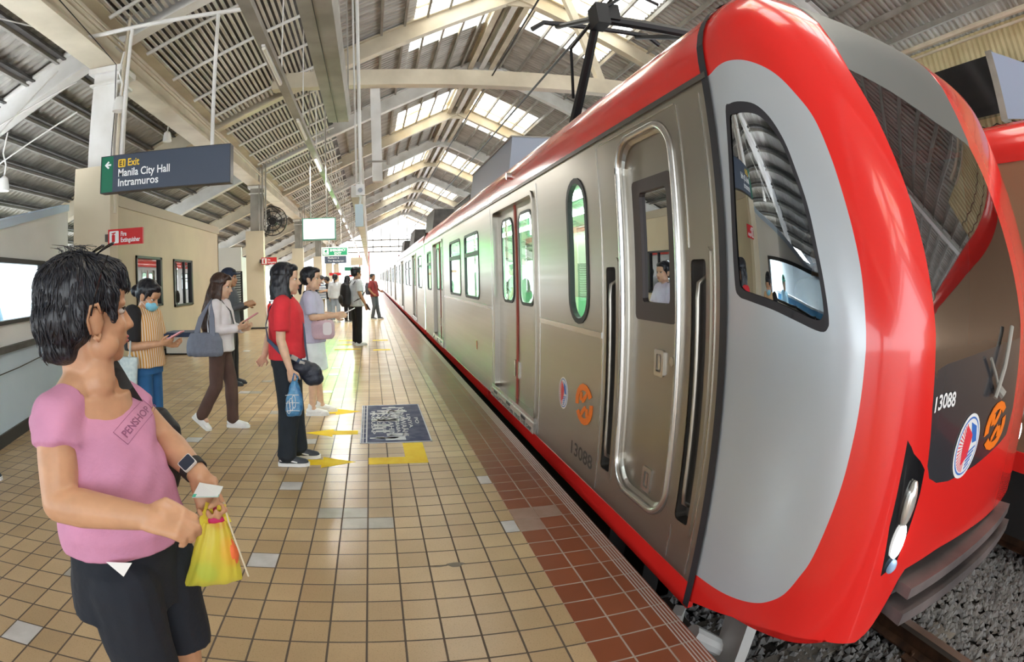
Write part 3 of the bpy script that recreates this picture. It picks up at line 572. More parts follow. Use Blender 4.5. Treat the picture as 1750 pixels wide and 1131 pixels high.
def door_unit(car, y0, y1, z0, z1, seam_red=True, detail=True, ws=None):
    d = thing('door', None, None, (TX, (y0+y1)/2, z0)); attach(d, car); del_ = [d.__delitem__(k) for k in ('label', 'category') if k in d]
    dep = .05
    a = MB(); po = roundrect(y0 - .035, y1 + .035, z0 - .0, z1 + .035, .07); pi = roundrect(y0, y1, z0 + .01, z1, .05); ring(a, po, pi, sd(-.012), sd(-.012)); ring(a, po, po, sd(-.012), sd(.01)); ring(a, pi, pi, sd(-.012), sd(dep)); a.build('door_frame', M['steel'], d)
    ym = (y0 + y1) / 2
    for k, (p, q) in enumerate(((y0, ym), (ym, y1))):
        wy = (p + .13, q - .13) if not ws else ((p + .16, q - .10) if k == 0 else (p + .10, q - .16)); wr = roundrect(wy[0], wy[1], lerp(z0, z1, .50), z1 - .09, .13, 6)
        a = MB(); holed([(p, z0), (q, z0), (q, z1), (p, z1)], [wr], sd(dep), a); lf = a.build('door_leaf', M['steel'], d)
        a = MB(); wi = offset(wr, -.03) if False else roundrect(wy[0] + .03, wy[1] - .03, lerp(z0, z1, .50) + .03, z1 - .12, .10, 6); ring(a, wr, wi, sd(dep - .008), sd(dep - .008)); ring(a, wr, wr, sd(dep - .008), sd(dep + .01)); a.build('gasket', M['gasket'], lf)
        a = MB(); a.add([sd(dep + .004)(*p) for p in wi], [tuple(range(len(wi)))]); a.build('pane', M['win_glass'], lf)
        if detail:
            a = MB(); h = (ym + (-.09 if k == 0 else .05)); a.box(TX + dep - .012, TX + dep, h, h + .045, z0 + .24, z0 + .40); a.build('handle', M['steel_bright'], lf); 
    a = MB(); a.box(TX + dep - .012, TX + dep + .002, ym - .022, ym + .022, z0 + .02, z1); a.build('red_seam', mat('red_rubber', (.42, .06, .04), .5), d)
    if detail:
        a = MB(); a.box(TX - .02, TX + .06, y0 - .06, y1 + .10, z0 - .015, z0 + .03); a.box(TX - .03, TX + .02, y0 - .08, y1 + .12, z0 - .10, z0 - .01); a.build('sill', M['steel_bright'], d)
        a = MB()
        for q in range(3): y = lerp(y0, y1, .12 + .38 * q); a.box(TX - .034, TX - .028, y, y + .13, z0 - .045, z0 - .015)
        put_text(a, 'MAG-INGAT SA PAGITAN  MIND THE GAP', lambda u, v: (TX - .032, y1 + .08 - u, z0 - .09 + v), .05, 0, 0, fit=(y1 - y0) + .1); a.build('sill_lettering', M['black'], d)
    return d
def car_body(name, label, ya, yb, doors, wins, lead=False, extra=None, far_detail=True):
    car = thing(name, label, 'train car', (TX + TW_ / 2, (ya + yb) / 2, -.8), 'coupled train cars')
    zt, zr = ZT, .08
    holes = [roundrect(a - .005, b + .005, z0 + .005, z1, .05) for a, b, z0, z1 in doors] + [roundrect(a + .004, b - .004, z0 + .004, z1 - .004, r) for a, b, z0, z1, r in wins] + (extra or [])
    a = MB(); holed([(ya, zr), (yb, zr), (yb, 2.2), (ya, 2.2)], holes, sd(), a); a.build('side_panel', M['steel'], car)
    fh = [roundrect(a, b, 1.0, 2.0, .1) for a, b, z0, z1, r in wins if b - a > .6] + [roundrect(a, b, .1, 2.05, .05) for a, b, z0, z1 in doors]
    a = MB(); holed([(ya, zr), (yb, zr), (yb, 2.2), (ya, 2.2)], [roundrect(p, q, 1.0, 2.0, .1) for p, q, z0, z1, r in wins if q - p > .6] + [roundrect(p + .2, q - .2, 1.05, 1.95, .1) for p, q, z0, z1 in doors], fs_(), a); a.build('far_side_panel', M['steel'], car)
    a = MB(); a.box(TX - .004, TX + .03, ya, yb, -.04, zr); a.box(TX + TW_ - .03, TX + TW_ + .004, ya, yb, -.04, zr); a.build('red_sill_band', M['red'], car)
    prof = [(TX, 2.2), (TX, ZT)] + [(TX + .36 * (1 - math.cos(t)), ZT + .33 * math.sin(t)) for t in [PI / 2 * k / 8 for k in range(1, 9)]]
    mir = [(2 * (TX + TW_ / 2) - x, z) for x, z in reversed(prof)]
    a = MB()
    for pr in (prof, mir): a.loft([[(x, y, z) for x, z in pr] for y in (ya, yb)], close=False)
    a.build('red_roof_edge', M['red'], car, smooth=40)
    rf = [prof[-1], (TX + .8, 2.66), (TX + TW_ / 2, 2.68), (TX + TW_ - .8, 2.66), mir[0]]
    a = MB(); a.loft([[(x, y, z) for x, z in rf] for y in (ya, yb)], close=False); a.build('roof', M['roof_grey'], car)
    a = MB(); a.box(TX - .012, TX + .004, ya, yb, 2.19, 2.215); a.build('drip_rail', M['steel_dark'], car)
    a = MB(); yi = 3.16 if lead else ya; a.box(TX + .05, TX + TW_ - .05, yi, yb, .04, .08); a.box(TX + .08, TX + TW_ - .08, yi, yb, 2.30, 2.33); a.build('interior_panel', M['interior'], car)
    a = MB(); a.box(TX + .9, TX + 1.05, yi + .3, yb - .3, 2.27, 2.295); a.box(TX + 1.55, TX + 1.7, yi + .3, yb - .3, 2.27, 2.295); a.build('cabin_lamp', M['cabin_light'], car)
    a = MB()
    for y in ((3.15, yb) if lead else (ya, yb)): a.add([(TX + .02, y, -.03), (TX + TW_ - .02, y, -.03), (TX + TW_ - .02, y, 2.3), (TX + TW_ - .4, y, 2.62), (TX + .4, y, 2.62), (TX + .02, y, 2.3)], [(0,1,2,3,4,5)])
    a.build('end_wall', M['interior'], car)
    a = MB(); a.box(TX + .12, TX + TW_ - .12, ya + (1.2 if lead else .05), yb - .05, -.62, -.04)
    for y in ((ya + 1.9, yb - 1.9) if not lead else (yb - 1.9, ya + 2.2)):
        for x in (1.93, 3.37):
            for s in (-.9, .9): a.tube([(x - .06, y + s, -.44), (x + .06, y + s, -.44)], .34, 16)
            a.box(x - .2, x - .1, y - 1.3, y + 1.3, -.6, -.35)
    a.build('underframe', M['under'], car)
    return car
DO = lambda a, b: (a, b, .19, 2.08)
WI = lambda a, b: (a, b, 1.11, 1.98, .10)
slit = (3.27, 3.64, 1.09, 2.04, .18)
cabdoor = roundrect(2.17, 2.76, .26, 2.11, .16, 6)
recL = roundrect(2.86, 2.99, .27, 1.45, .02, 3); recR = roundrect(1.94, 2.06, .32, 1.47, .02, 3)
w1 = [WI(6.86, 7.93), WI(8.28, 9.44)]
lead = car_body('train_car', 'red and silver lead train car at the platform, with rounded red nose', 1.80, 13.75, [DO(4.47, 5.97), DO(10.4, 11.9)], w1 + [WI(12.35, 13.2), slit], True, [cabdoor, recL, recR])
for d in (DO(4.47, 5.97), DO(10.4, 11.9)): door_unit(lead, *d, ws=True)
for w in w1 + [WI(12.35, 13.2)]: window_unit(lead, *w, split=1.70)
window_unit(lead, *slit)
for w in w1: window_unit(lead, w[0], w[1], 1.0, 2.0, .1, far=True)
# inside partition posts and curtains-like bright seat backs
a = MB(); a.box(TX + TW_ - .5, TX + TW_ - .08, 3.2, 13.5, .45, .55); a.box(TX + TW_ - .12, TX + TW_ - .06, 3.2, 13.5, .5, .98); a.box(TX + .08, TX + .5, 6.4, 9.9, .45, .55); a.build('seat_bench', mat('green_seat', (.18, .42, .25), .5), lead)
a = MB()
for y in (6.3, 7.6, 8.9, 10.0): a.tube([(TX + .55, y, .08), (TX + .55, y, 2.3)], .017, 8)
a.build('grab_pole', M['steel_bright'], lead)
# cab door
cd = bpy.data.objects.new('door', None); COL.objects.link(cd); cd.location = (TX, 2.46, .26); attach(cd, lead); cd['label'] = 'cab door with dark framed window'
pi_ = roundrect(2.20, 2.73, .29, 2.08, .145, 6)
a = MB(); po_ = roundrect(2.15, 2.78, .24, 2.13, .17, 6); tr_ = [(TX - .004, y, z) for y, z in roundrect(2.165, 2.765, .255, 2.115, .165, 8)]; a.tube(tr_ + tr_[:2], .021, 10, caps=False); a.build('door_frame', M['steel_bright'], cd, smooth='all'); a = MB(); ring(a, roundrect(2.19, 2.74, .28, 2.09, .15, 6), pi_, sd(.012), sd(.02)); ring(a, pi_, pi_, sd(.02), sd(.031)); ring(a, roundrect(2.19, 2.74, .28, 2.09, .15, 6), cabdoor, sd(.012), sd(.0)); a.build('door_gasket', M['steel'], cd)
wo = roundrect(2.245, 2.655, 1.18, 1.885, .025, 2); wi_ = roundrect(2.29, 2.575, 1.27, 1.82, .02, 2)
a = MB(); holed(pi_, [wo], sd(.03), a); a.build('door_leaf', M['steel'], cd)
a = MB(); ring(a, wo, wi_, sd(.018), sd(.018)); ring(a, wo, wo, sd(.018), sd(.035)); ring(a, wi_, wi_, sd(.018), sd(.04)); wf = a.build('window_frame', M['frame_brown'], cd)
a = MB(); a.add([sd(.036)(*p) for p in wi_], [tuple(range(len(wi_)))]); a.build('pane', M['cab_glass'], cd)
for (y0, y1, z0, z1) in ((2.345, 2.44, .92, 1.05), (2.385, 2.48, .31, .44)):
    a = MB(); p = roundrect(y0, y1, z0, z1, .01, 2); q = roundrect(y0 + .022, y1 - .022, z0 + .022, z1 - .022, .008, 2); ring(a, p, q, sd(.018), sd(.018)); ring(a, p, p, sd(.018), sd(.03)); ring(a, q, q, sd(.018), sd(.03)); a.box(TX + .022, TX + .03, (y0 + y1) / 2 - .01, (y0 + y1) / 2 + .012, z0 + .03, z1 - .03); a.build('recessed_handle', M['steel_bright'], cd)
a = MB(); a.tube([(TX + .03, 2.255, 1.01), (TX + .012, 2.255, 1.01)], .022, 14); a.build('lock', M['steel_bright'], cd)
for p, nm in ((recL, 0), (recR, 1)):
    y0 = min(q[0] for q in p); y1 = max(q[0] for q in p); z0 = min(q[1] for q in p); z1 = max(q[1] for q in p)
    a = MB(); ring(a, p, p, sd(0), sd(.06)); a.add([sd(.06)(*q) for q in p], [tuple(range(len(p)))]); rc = a.build('handrail_recess', M['steel_dark'], lead)
    a = MB(); ym = y0 + .05; a.tube([(TX + .055, ym, z0 + .06), (TX - .012, ym, z0 + .10), (TX - .016, ym, z0 + .16), (TX - .016, ym, z1 - .16), (TX - .012, ym, z1 - .10), (TX + .055, ym, z1 - .06)], .011, 10); a.build('handrail', M['steel'], rc, smooth=60)
    a = MB(); pp = roundrect(y0 - .03, y1 + .03, z0 - .05, z1 + .05, .02, 3); ring(a, pp, p, sd(-.006), sd(-.006)); ring(a, pp, pp, sd(-.006), sd(.005)); a.build('recess_trim', M['steel'], rc)
a = MB()
for y, z0, z1 in ((2.08, .1, 2.15), (3.05, .1, 2.15), (4.33, .1, 2.15), (6.12, .1, 2.15), (10.2, .1, 2.15), (12.05, .1, 2.15), (1.88, .1, 2.15)): a.box(TX - .004, TX, y, y + .008, z0, z1)
for y0, y1, z in ((3.06, 4.32, 1.035), (6.13, 10.2, 1.035)): a.box(TX - .010, TX, y0, y1, z, z + .035)
a.box(TX - .004, TX, 2.1, 3.0, 2.155, 2.163); a.build('panel_seam', M['steel_bright'], lead)
a = MB(); a.tube([(TX - .03, 5.19, 2.36), (TX + .04, 5.19, 2.36)], .035, 14); a.build('marker_lamp', M['steel_bright'], lead)
sdl = lambda cy, cz: (lambda u, w, t: (TX - .001 - t, cy - u, cz + w))
a = MB(); emblem_disc(a, sdl(3.74, .575), .095, .115); a.build('roundel', [M['white'], M['emb_blue'], M['emb_red'], M['emb_blue']], lead)['label'] = 'white round emblem with red and blue rays'
a = MB(); emblem_octagon(a, sdl(3.33, .58), .155, .135); a.build('octagon_emblem', M['orange'], lead)['label'] = 'orange open octagon emblem'
a = MB(); put_text(a, '13088', lambda u, v: (TX - .002, 3.56 - u, .195 + v), .13, 0, 0, fit=.43, bold=.002); a.build('fleet_number', M['num'], lead)
a = MB(); a.box(TX - .006, TX, 7.08, 7.13, .47, .58); a.build('red_reflector', M['red'], lead)
# seam rubber between nose and body
a = MB(); prf = [(TX - .008, -.03), (TX - .008, ZT)] + [(TX - .008 + .36 * (1 - math.cos(t)), ZT + .335 * math.sin(t)) for t in [PI/2*k/8 for k in range(1, 9)]]
a.loft([[(x, y, z) for x, z in prf] for y in (1.785, 1.835)], close=False); a.build('seam_rubber', M['gasket'], lead)
# ------------------------------------------------------------------ nose
NP=[(1.35,1.80),(1.355,1.55),(1.385,1.32),(1.445,1.13),(1.55,1.01),(1.70,.955),(2.1,.925),(2.6,.93),(3.0,.985),(3.35,1.08),(3.55,1.20),(3.68,1.36),(3.78,1.58),(3.85,1.85)]
NS=[0,.10,.20,.29,.36,.42,.53,.66,.76,.85,.905,.945,.975,1.0]
def crom(S,P,s):
    s=min(max(s,0),1); i=0
    while i<len(S)-2 and s>S[i+1]: i+=1
    h=S[i+1]-S[i]; t=(s-S[i])/h; o=[]
    for k in range(len(P[0])):
        def d(j):
            if j==0: return (P[1][k]-P[0][k])/(S[1]-S[0])
            if j==len(S)-1: return (P[-1][k]-P[-2][k])/(S[-1]-S[-2])
            return (P[j+1][k]-P[j-1][k])/(S[j+1]-S[j-1])
        p0,p1,m0,m1=P[i][k],P[i+1][k],d(i)*h,d(i+1)*h
        o.append((2*t**3-3*t*t+1)*p0+(t**3-2*t*t+t)*m0+(-2*t**3+3*t*t)*p1+(t**3-t*t)*m1)
    return o
LOWS=[(0,.0),(.043,.035),(.131,.10),(.2455,.16),(.3286,.18),(.40,.155),(.418,.19),(.430,.28),(.443,.42),(.51,.43),(.60,.41),(.706,.38),(.80,.34),(.86,.27),(.93,.12),(1,0)]
def nose_low(s):
    for (a,za),(b,zb_) in zip(LOWS,LOWS[1:]):
        if s<=b: return lerp(za,zb_,(s-a)/(b-a))
    return 0
def nose(s,v,out=0.0):
    x,y=crom(NS,NP,s); x2,y2=crom(NS,NP,min(s+.004,1)); x1,y1=crom(NS,NP,max(s-.004,0))
    tx,ty=x2-x1,y2-y1; l=math.hypot(tx,ty); nx,ny=-ty/l,tx/l
    zb=crom([0,.2,.36,.45,.85,.93,1],[(-.04,),(-.02,),(.06,),(.23,),(.24,),(.06,),(-.04,)],s)[0]
    zl=nose_low(s)
    if v<.85:
        z=lerp(zb,ZT,v/.85); d=0
        q=.12 if s>.415 else .05
        if v<q: z=lerp(zl,lerp(zb,ZT,q/.85),v/q)
    else:
        a=(v-.85)/.15*PI/2; d=.36*(1-math.cos(a)); z=ZT+.33*math.sin(a)
    g=1-.49*(max(0,z-1.2)/1.15)**1.3
    y=1.80-(1.80-y)*g if y<1.8 else y
    x+=nx*(d-out); y+=ny*(d*.8-out)
    if v>.85: z+=out*math.sin((v-.85)/.15*PI/2)
    return Vector((x,y,z))
P_D = [(-.08,.60),(-.06,.822),(-.02,.822),(.0137,.8224),(.06,.828),(.11,.828),(.1661,.8200),(.215,.804),(.25,.7829),(.2755,.752),(.2929,.7187),(.298,.67),(.299,.6199),(.3005,.5381),(.298,.4799),(.296,.388),(.292,.33),(.285,.27),(.2668,.1861),(.251,.152),(.2319,.1217),(.206,.103),(.1756,.091),(.13,.081),(.0819,.0738),(.03,.069),(-.02,.067),(-.06,.067),(-.08,.25)]
P_W = [(.0516,.7594),(.0729,.7673),(.1117,.7647),(.1557,.7538),(.1865,.731),(.2062,.6961),(.2148,.6566),(.2222,.6119),(.2250,.5627),(.2290,.5218),(.2325,.4817),(.2302,.4684),(.2156,.4636),(.1672,.4759),(.1168,.488),(.061,.4974),(.0351,.5029),(.0245,.5195),(.0219,.5877),(.0314,.6769)]
P_S = [(.4186,.7947),(.4230,.72),(.4231,.62),(.4214,.528),(.4192,.4635),(.4185,.408),(.424,.33),(.430,.2864),(.4345,.246),(.444,.222),(.462,.2076),(.49,.198),(.5177,.1945),(.56,.193),(.6019,.1956),(.64,.20),(.668,.2061),(.682,.25),(.684,.34),(.678,.4566),(.6742,.5596),(.672,.6685),(.665,.722),(.6541,.7274),(.5751,.744),(.4859,.7757)]
P_F = [(.4186,.7947),(.4859,.7757),(.5751,.744),(.6541,.7274),(.665,.722),(.672,.74),(.69,.8582),(.70,.93),(.70,1.01),(.424,1.01),(.4241,.8768)]
P_H = [(.3851,.3187),(.395,.303),(.4022,.289),(.418,.266),(.4305,.2439),(.4320,.2097),(.428,.1526),(.4225,.1114),(.4003,.1171),(.3872,.2034),(.3853,.268)]
P_H2 = [(.885,.31),(.87,.285),(.855,.243),(.853,.205),(.857,.15),(.863,.11),(.885,.117),(.897,.2),(.899,.26)]
def inset(poly, d):
    cx = sum(p[0] for p in poly)/len(poly); cy = sum(p[1] for p in poly)/len(poly); return [(cx + (x-cx)*(1-d), cy + (y-cy)*(1-d)) for x, y in poly]
def dens(poly, m=3, curve=False):
    o = []; n = len(poly)
    for i in range(n):
        z, a, b, c = poly[i-1], poly[i], poly[(i+1) % n], poly[(i+2) % n]
        for k in range(m):
            t = k / m
            if curve: o.append(tuple(.5 * (2*a[j] + (b[j]-z[j])*t + (2*z[j]-5*a[j]+4*b[j]-c[j])*t*t + (3*a[j]-z[j]-3*b[j]+c[j])*t**3) for j in (0, 1)))
            else: o.append((lerp(a[0], b[0], t), lerp(a[1], b[1], t)))
    return o
D_, W_, S_, F_, H_, H2_ = dens(P_D, 5, True), dens(P_W, 4, True), dens(P_S, 3), dens(P_F, 2), dens(P_H, 2), dens(P_H2, 2)
WI2 = dens(inset(P_W, .10), 4, True)
vs = []; es = []
def addloop(l):
    b = len(vs); vs.extend(Vector((min(max(p[0], 0), 1), min(p[1], 1))) for p in l); es.extend((b + i, b + (i+1) % len(l)) for i in range(len(l)))
for l in (D_, W_, WI2, S_, F_, H_, H2_): addloop(l)
for i in range(151):
    for j in range(91): vs.append(Vector((i / 150, j / 90)))
cdt = delaunay_2d_cdt(vs, es, [], 0, 1e-5)
buck = {k: [] for k in ('red', 'silver', 'wframe', 'wglass', 'screen', 'mask', 'fair', 'lamp', 'lamp2')}
for f in cdt[2]:
    c = sum((cdt[0][i] for i in f), Vector((0, 0))) / len(f)
    k = 'red'
    if inside(c, W_): k = 'wglass' if inside(c, WI2) else 'wframe'
    elif inside(c, D_): k = 'silver'
    elif inside(c, S_): k = 'mask' if c.y < .375 else 'screen'
    elif inside(c, F_): k = 'fair'
    elif inside(c, H_): k = 'lamp'
    elif inside(c, H2_): k = 'lamp2'
    buck[k].append(tuple(f))
PTS = [nose(p.x, p.y) for p in cdt[0]]
def nose_part(key, name, m, out=0, parent=lead):
    fs = buck[key]; used = sorted({i for f in fs for i in f}); ix = {i: k for k, i in enumerate(used)}
    mb = MB(); mb.keep = True
    mb.add([nose(cdt[0][i].x, cdt[0][i].y, out) if out else PTS[i] for i in used], [tuple(ix[i] for i in f)[::-1] for f in fs]); o = mb.build(name, m, parent, smooth='all'); return o
nose_part('red', 'nose_shell', M['red']); nose_part('silver', 'nose_side_panel', M['silver'])
cw = nose_part('wframe', 'cab_side_window', M['gasket']); nose_part('wglass', 'pane', M['cab_glass'], -.004, cw)
ws_ = nose_part('screen', 'windscreen', M['wind_glass']); nose_part('mask', 'lower_mask', mat('windscreen_mask', (.035, .036, .042), .2, coat=.4), 0, ws_); nose_part('fair', 'roof_fairing', M['roof_grey'])
def on_nose(s0, v0, du, dv):
    return lambda u, w, t=0: nose(s0 + u * du, v0 + w * dv, .003 + t)
HL = mat('headlight_lens', (.75, .74, .70), .12, .6); HB = mat('headlight_on', (1, 1, 1), .3, emit=(1, .98, .95), estr=3)
for key, cs in (('lamp', ((.4124, .2128, .0085, .032, HL), (.4115, .1591, .0075, .024, HB), (.4128, .1200, .006, .008, mat('blue_reflector', (.3, .45, .65), .3)))), ('lamp2', ((.877, .215, .0085, .030, HL), (.879, .160, .0075, .022, HB)))):
    hh = nose_part(key, 'headlight', M['black_gloss'])
    for s0, v0, rs, rv, m in cs:
        a = MB(); a.keep = False; ringp = [(math.cos(2*PI*k/20), math.sin(2*PI*k/20)) for k in range(20)]
        rings = [[nose(s0 + x*rs*q, v0 + y*rv*q, o) for x, y in ringp] for q, o in ((1, .001), (1, .014), (.8, .022), (.4, .028))]; a.loft(rings); a.build('lens', m, hh, smooth=50)
a = MB(); emblem_disc(a, on_nose(.5195, .2400, .031, .049), 1, 1); a.build('roundel', [M['white'], M['emb_blue'], M['emb_red'], M['emb_blue']], lead)['label'] = 'white round emblem on the windscreen mask'
a = MB(); emblem_octagon(a, on_nose(.606, .243, .038, .040), 1, 1); a.build('octagon_emblem', M['orange'], lead)['label'] = 'orange octagon emblem on the windscreen mask'
a = MB(); put_text(a, '13088', lambda u, v: nose(.4245 + u * .046, .3235 - u * .008 + v * .021, .004), 1.35, 0, 0, fit=1, bold=.03); a.build('fleet_number', M['white'], lead)
wp = MB(); wp.tube([nose(.570, .30, .03), nose(.590, .345, .035), nose(.612, .405, .03)], .012, 8); wp.tube([nose(.548, .365, .02), nose(.570, .335, .02), nose(.592, .30, .02)], .008, 6); wp.tube([nose(.585, .31, .02), nose(.588, .30, .05)], .02, 8); wp.build('wiper', M['grey_steel'], lead)
# nose inside: cab floor, desk, rear bulkhead edge, blinds of light
a = MB(); a.prism([(p.x, p.y) for p in [nose(s / 20, .2, -.03) for s in range(21)]], lambda u, v, t: (u, v, t), .30, .33); a.prism([(p.x, p.y) for p in [nose(s / 20, .80, -.05) for s in range(21)]], lambda u, v, t: (u, v, t), 2.20, 2.22); a.build('cab_panel', M['cab'], lead)
a = MB(); a.box(TX + .05, TX + TW_ - .05, 1.75, 3.12, .04, .08); a.box(TX + .08, TX + TW_ - .08, 1.75, 3.12, 2.28, 2.31); a.box(TX + .06, TX + TW_ - .06, 3.10, 3.14, .08, 2.30); a.build('cab_bulkhead', M['cab'], lead)
a = MB(); a.box(2.0, 3.4, 1.15, 1.42, .33, 1.02); a.box(1.95, 3.45, 1.12, 1.5, 1.0, 1.05); a.build('driver_desk', M['black'], lead)
a = MB(); a.prism([(p.x, p.y) for p in [nose(s / 24, 1.0) for s in range(25)]], lambda u, v, t: (u, v, t), 2.598, 2.605); a.build('nose_roof', M['roof_grey'], lead)
# anti-climber steps under the nose
for k, (z1, th, o, s0, s1) in enumerate(((.375, .045, .075, .445, .735), (.285, .05, .095, .440, .745))):
    a = MB(); fr = [nose(lerp(s0, s1, q / 16), 0, o) for q in range(17)]; bk = [nose(lerp(s0, s1, q / 16), 0, -.30) for q in range(17)]
    pl_ = [(p.x, p.y) for p in fr] + [(p.x, p.y) for p in reversed(bk)]
    a.prism(pl_, lambda u, v, t: (u, v, t), z1 - th, z1)
    a.build('coupler_step', noisy(mat('step_grey', (.10, .09, .09), .5), (.07, .062, .062), (.16, .13, .125), 4), lead)
a = MB(); a.box(1.72, 1.80, 1.72, 1.92, -.85, -.02); a.tube([(1.5, 1.9, -.30), (1.74, 1.9, -.48)], .05, 10); a.bar((1.45, 2.0, -.2), (1.5, 2.05, -.7), .06, .08); a.build('step_bracket', M['white_steel'], lead)
a = MB(); a.box(1.6, 3.6, 2.7, 3.6, -.62, -.06); a.box(1.9, 3.4, 1.2, 2.7, .02, .20); a.build('front_underframe', M['under'], lead)
# ------------------------------------------------------------------ trailing cars
prev = 13.75
for i in range(5):
    ya, yb = 14.05 + 13.3 * i, 14.05 + 13.3 * (i + 1) - .3
    ds = [DO(ya + 2.35, ya + 3.85), DO(ya + 8.6, ya + 10.1)]; wsn = [WI(ya + .6, ya + 1.7), WI(ya + 4.5, ya + 5.6), WI(ya + 6.2, ya + 7.3), WI(ya + 10.8, ya + 11.9)]
    c = car_body('train_car', ('red and silver train car coupled behind the lead car', 'third red and silver train car along the platform', 'fourth train car, small in the distance', 'fifth train car, nearly lost in the glare', 'last train car past the end of the roof')[i], ya, yb, ds, wsn)
    for d in ds: door_unit(c, *d, detail=i == 0)
    for w in wsn: window_unit(c, *w, split=1.7, detail=i < 2); 
    for w in wsn[:2]: window_unit(c, w[0], w[1], 1.0, 2.0, .1, far=True)
    a = MB()
    for q in range(8): y = prev + .03 + .24 * q / 7; g = .03 if q % 2 else .07; a.box(TX + g, TX + TW_ - g, y - .02, y + .02, -.1, 2.5)
    a.build('gangway_bellows', M['rubber'], c); prev = yb
# roof equipment boxes
for i, (y0, y1, z1, x0, m) in enumerate(((7.0, 9.9, 3.22, 1.80, 'silver'), (10.8, 12.9, 3.0, 1.9, 'roof_grey'), (16, 18.2, 3.35, 1.8, 'roof_grey'), (23, 25.5, 3.35, 1.8, 'roof_grey'), (30, 32.5, 3.35, 1.8, 'roof_grey'))):
    t = thing('roof_unit', ('pale blue-grey air conditioning box on the lead car roof', 'low dark box behind the pale roof box', 'dark grey air conditioning box on the second car roof', 'farther dark roof box on the second car', 'dark roof box on the third train car')[i], 'air conditioner', (2.65, y0, 2.66))
    a = MB(); a.prism([(x0, 2.6), (5.3 - x0, 2.6), (5.3 - x0 - .1, z1), (x0 + .1, z1)], lambda u, v, t: (u, t, v), y0, y1); a.build('casing', mat('ac_blue', (.34, .38, .47), .45) if m == 'silver' else M['dark_steel'], t)
    a = MB(); a.box(x0 - .02, 5.32 - x0, y0 - .02, y0, 2.6, 2.72); a.box(x0 + .08, 5.22 - x0, y0 - .01, y1, z1, z1 + .02); a.build('lid', M['grey_steel'], t)
# pantograph on the lead car
pg = thing('pantograph', 'black pantograph arm raised above the lead car roof', 'pantograph', (2.4, 3.6, 2.66))
a = MB(); a.box(1.95, 3.3, 4.7, 5.7, 2.68, 2.76); a.build('base_frame', M['black'], pg)
a = MB(); a.tube([(2.02, 5.25, 2.72), (2.0, 4.13, 3.62)], [.055, .04], 8); a.tube([(3.2, 5.25, 2.72), (3.2, 4.13, 3.62)], [.055, .04], 8); a.tube([(2.0, 4.13, 3.62), (3.2, 4.13, 3.62)], .05, 8); a.build('lower_arm', M['black'], pg)
a = MB(); a.tube([(2.0, 4.13, 3.62), (2.1, 5.4, 4.12)], .03, 8); a.tube([(3.2, 4.13, 3.62), (3.1, 5.4, 4.12)], .03, 8); a.tube([(1.95, 4.2, 3.58), (1.9, 4.6, 3.5), (1.98, 4.9, 3.1)], .016, 6); a.tube([(2.0, 4.05, 3.66), (2.3, 3.95, 3.85), (2.6, 4.0, 3.8)], .016, 6); a.build('upper_arm', M['black'], pg)
a = MB(); a.tube([(1.8, 5.4, 4.06), (1.95, 5.4, 4.16), (3.25, 5.4, 4.16), (3.4, 5.4, 4.06)], .03, 8); a.build('collector_head', M['black'], pg)
a = MB(); a.box(1.95, 2.07, 4.0, 4.2, 3.52, 3.72); a.box(2.05, 2.2, 4.05, 4.2, 3.6, 3.75); a.build('knuckle', M['black'], pg)
for x, z, lb in ((2.55, 4.25, 'lower contact wire over the train'), (2.62, 5.55, 'upper messenger wire over the train')):
    a = MB(); a.tube([(x, -1, z), (x, 70, z)], .017, 6); tag(a.build('contact_wire', M['black']), 'black ' + lb, 'wire')
# the red train on the far track: only its near corner shows past the nose
ot = thing('train', 'second red and silver train on the far track, at the right edge', 'train', (6.2, 0, -.8))
a = MB(); a.box(5.0, 7.5, -7, 2.6, .05, 2.3); a.build('side_panel', mat('warm_steel', (.42, .27, .17), .4, .6), ot)
a = MB(); a.box(4.99, 7.51, -7, 2.61, -.1, .06); a.loft([[(x, y, z) for x, z in [(4.99, 2.3), (4.99, 2.42), (5.08, 2.58), (5.3, 2.68), (7.2, 2.68), (7.42, 2.58), (7.51, 2.42), (7.51, 2.3)]] for y in (-7, 2.61)]); a.build('red_roof_edge', M['red'], ot, smooth=40)
a = MB(); a.box(5.2, 7.3, -7, 2.5, -.7, -.1); a.build('underframe', M['under'], ot)
# ================================================================== SIGNS AND HANGING THINGS
sg = thing('hanging_sign', 'slate blue hanging exit sign with a green end and white place names', 'sign', (-2.14, 5.5, 2.64))
SX0, SX1, SZ0, SZ1, SY = -2.885, -1.395, 2.435, 2.83, 5.5
a = MB(); a.box(SX0 + .145, SX1, SY, SY + .12, SZ0, SZ1); a.build('panel', M['sign_blue'], sg)
a = MB(); a.box(SX0, SX0 + .145, SY, SY + .12, SZ0, SZ1); a.build('green_end', M['sign_green'], sg)
a = MB(); a.box(SX0 - .008, SX0, SY - .005, SY + .125, SZ0 - .008, SZ1 + .008); a.box(SX1, SX1 + .008, SY - .005, SY + .125, SZ0 - .008, SZ1 + .008); a.box(SX0, SX1, SY - .005, SY + .125, SZ1, SZ1 + .008); a.box(SX0, SX1, SY - .005, SY + .125, SZ0 - .008, SZ0); a.build('edge_trim', mat('sign_edge', (.03, .035, .05), .4), sg)
fs2 = lambda u, v: (u, SY - .003, v)
a = MB()
put_text(a, 'Manila City Hall', fs2, .118, -2.675, 2.595, fit=.62, bold=.002); put_text(a, 'Intramuros', fs2, .118, -2.675, 2.488, fit=.49, bold=.002)
a.prism([(-2.845, 2.735), (-2.800, 2.778), (-2.785, 2.765), (-2.808, 2.745), (-2.765, 2.745), (-2.765, 2.725), (-2.808, 2.725), (-2.785, 2.705), (-2.800, 2.692)], lambda u, v, t: (u, SY - t, v), 0, .003); a.build('lettering', M['sign_white'], sg)
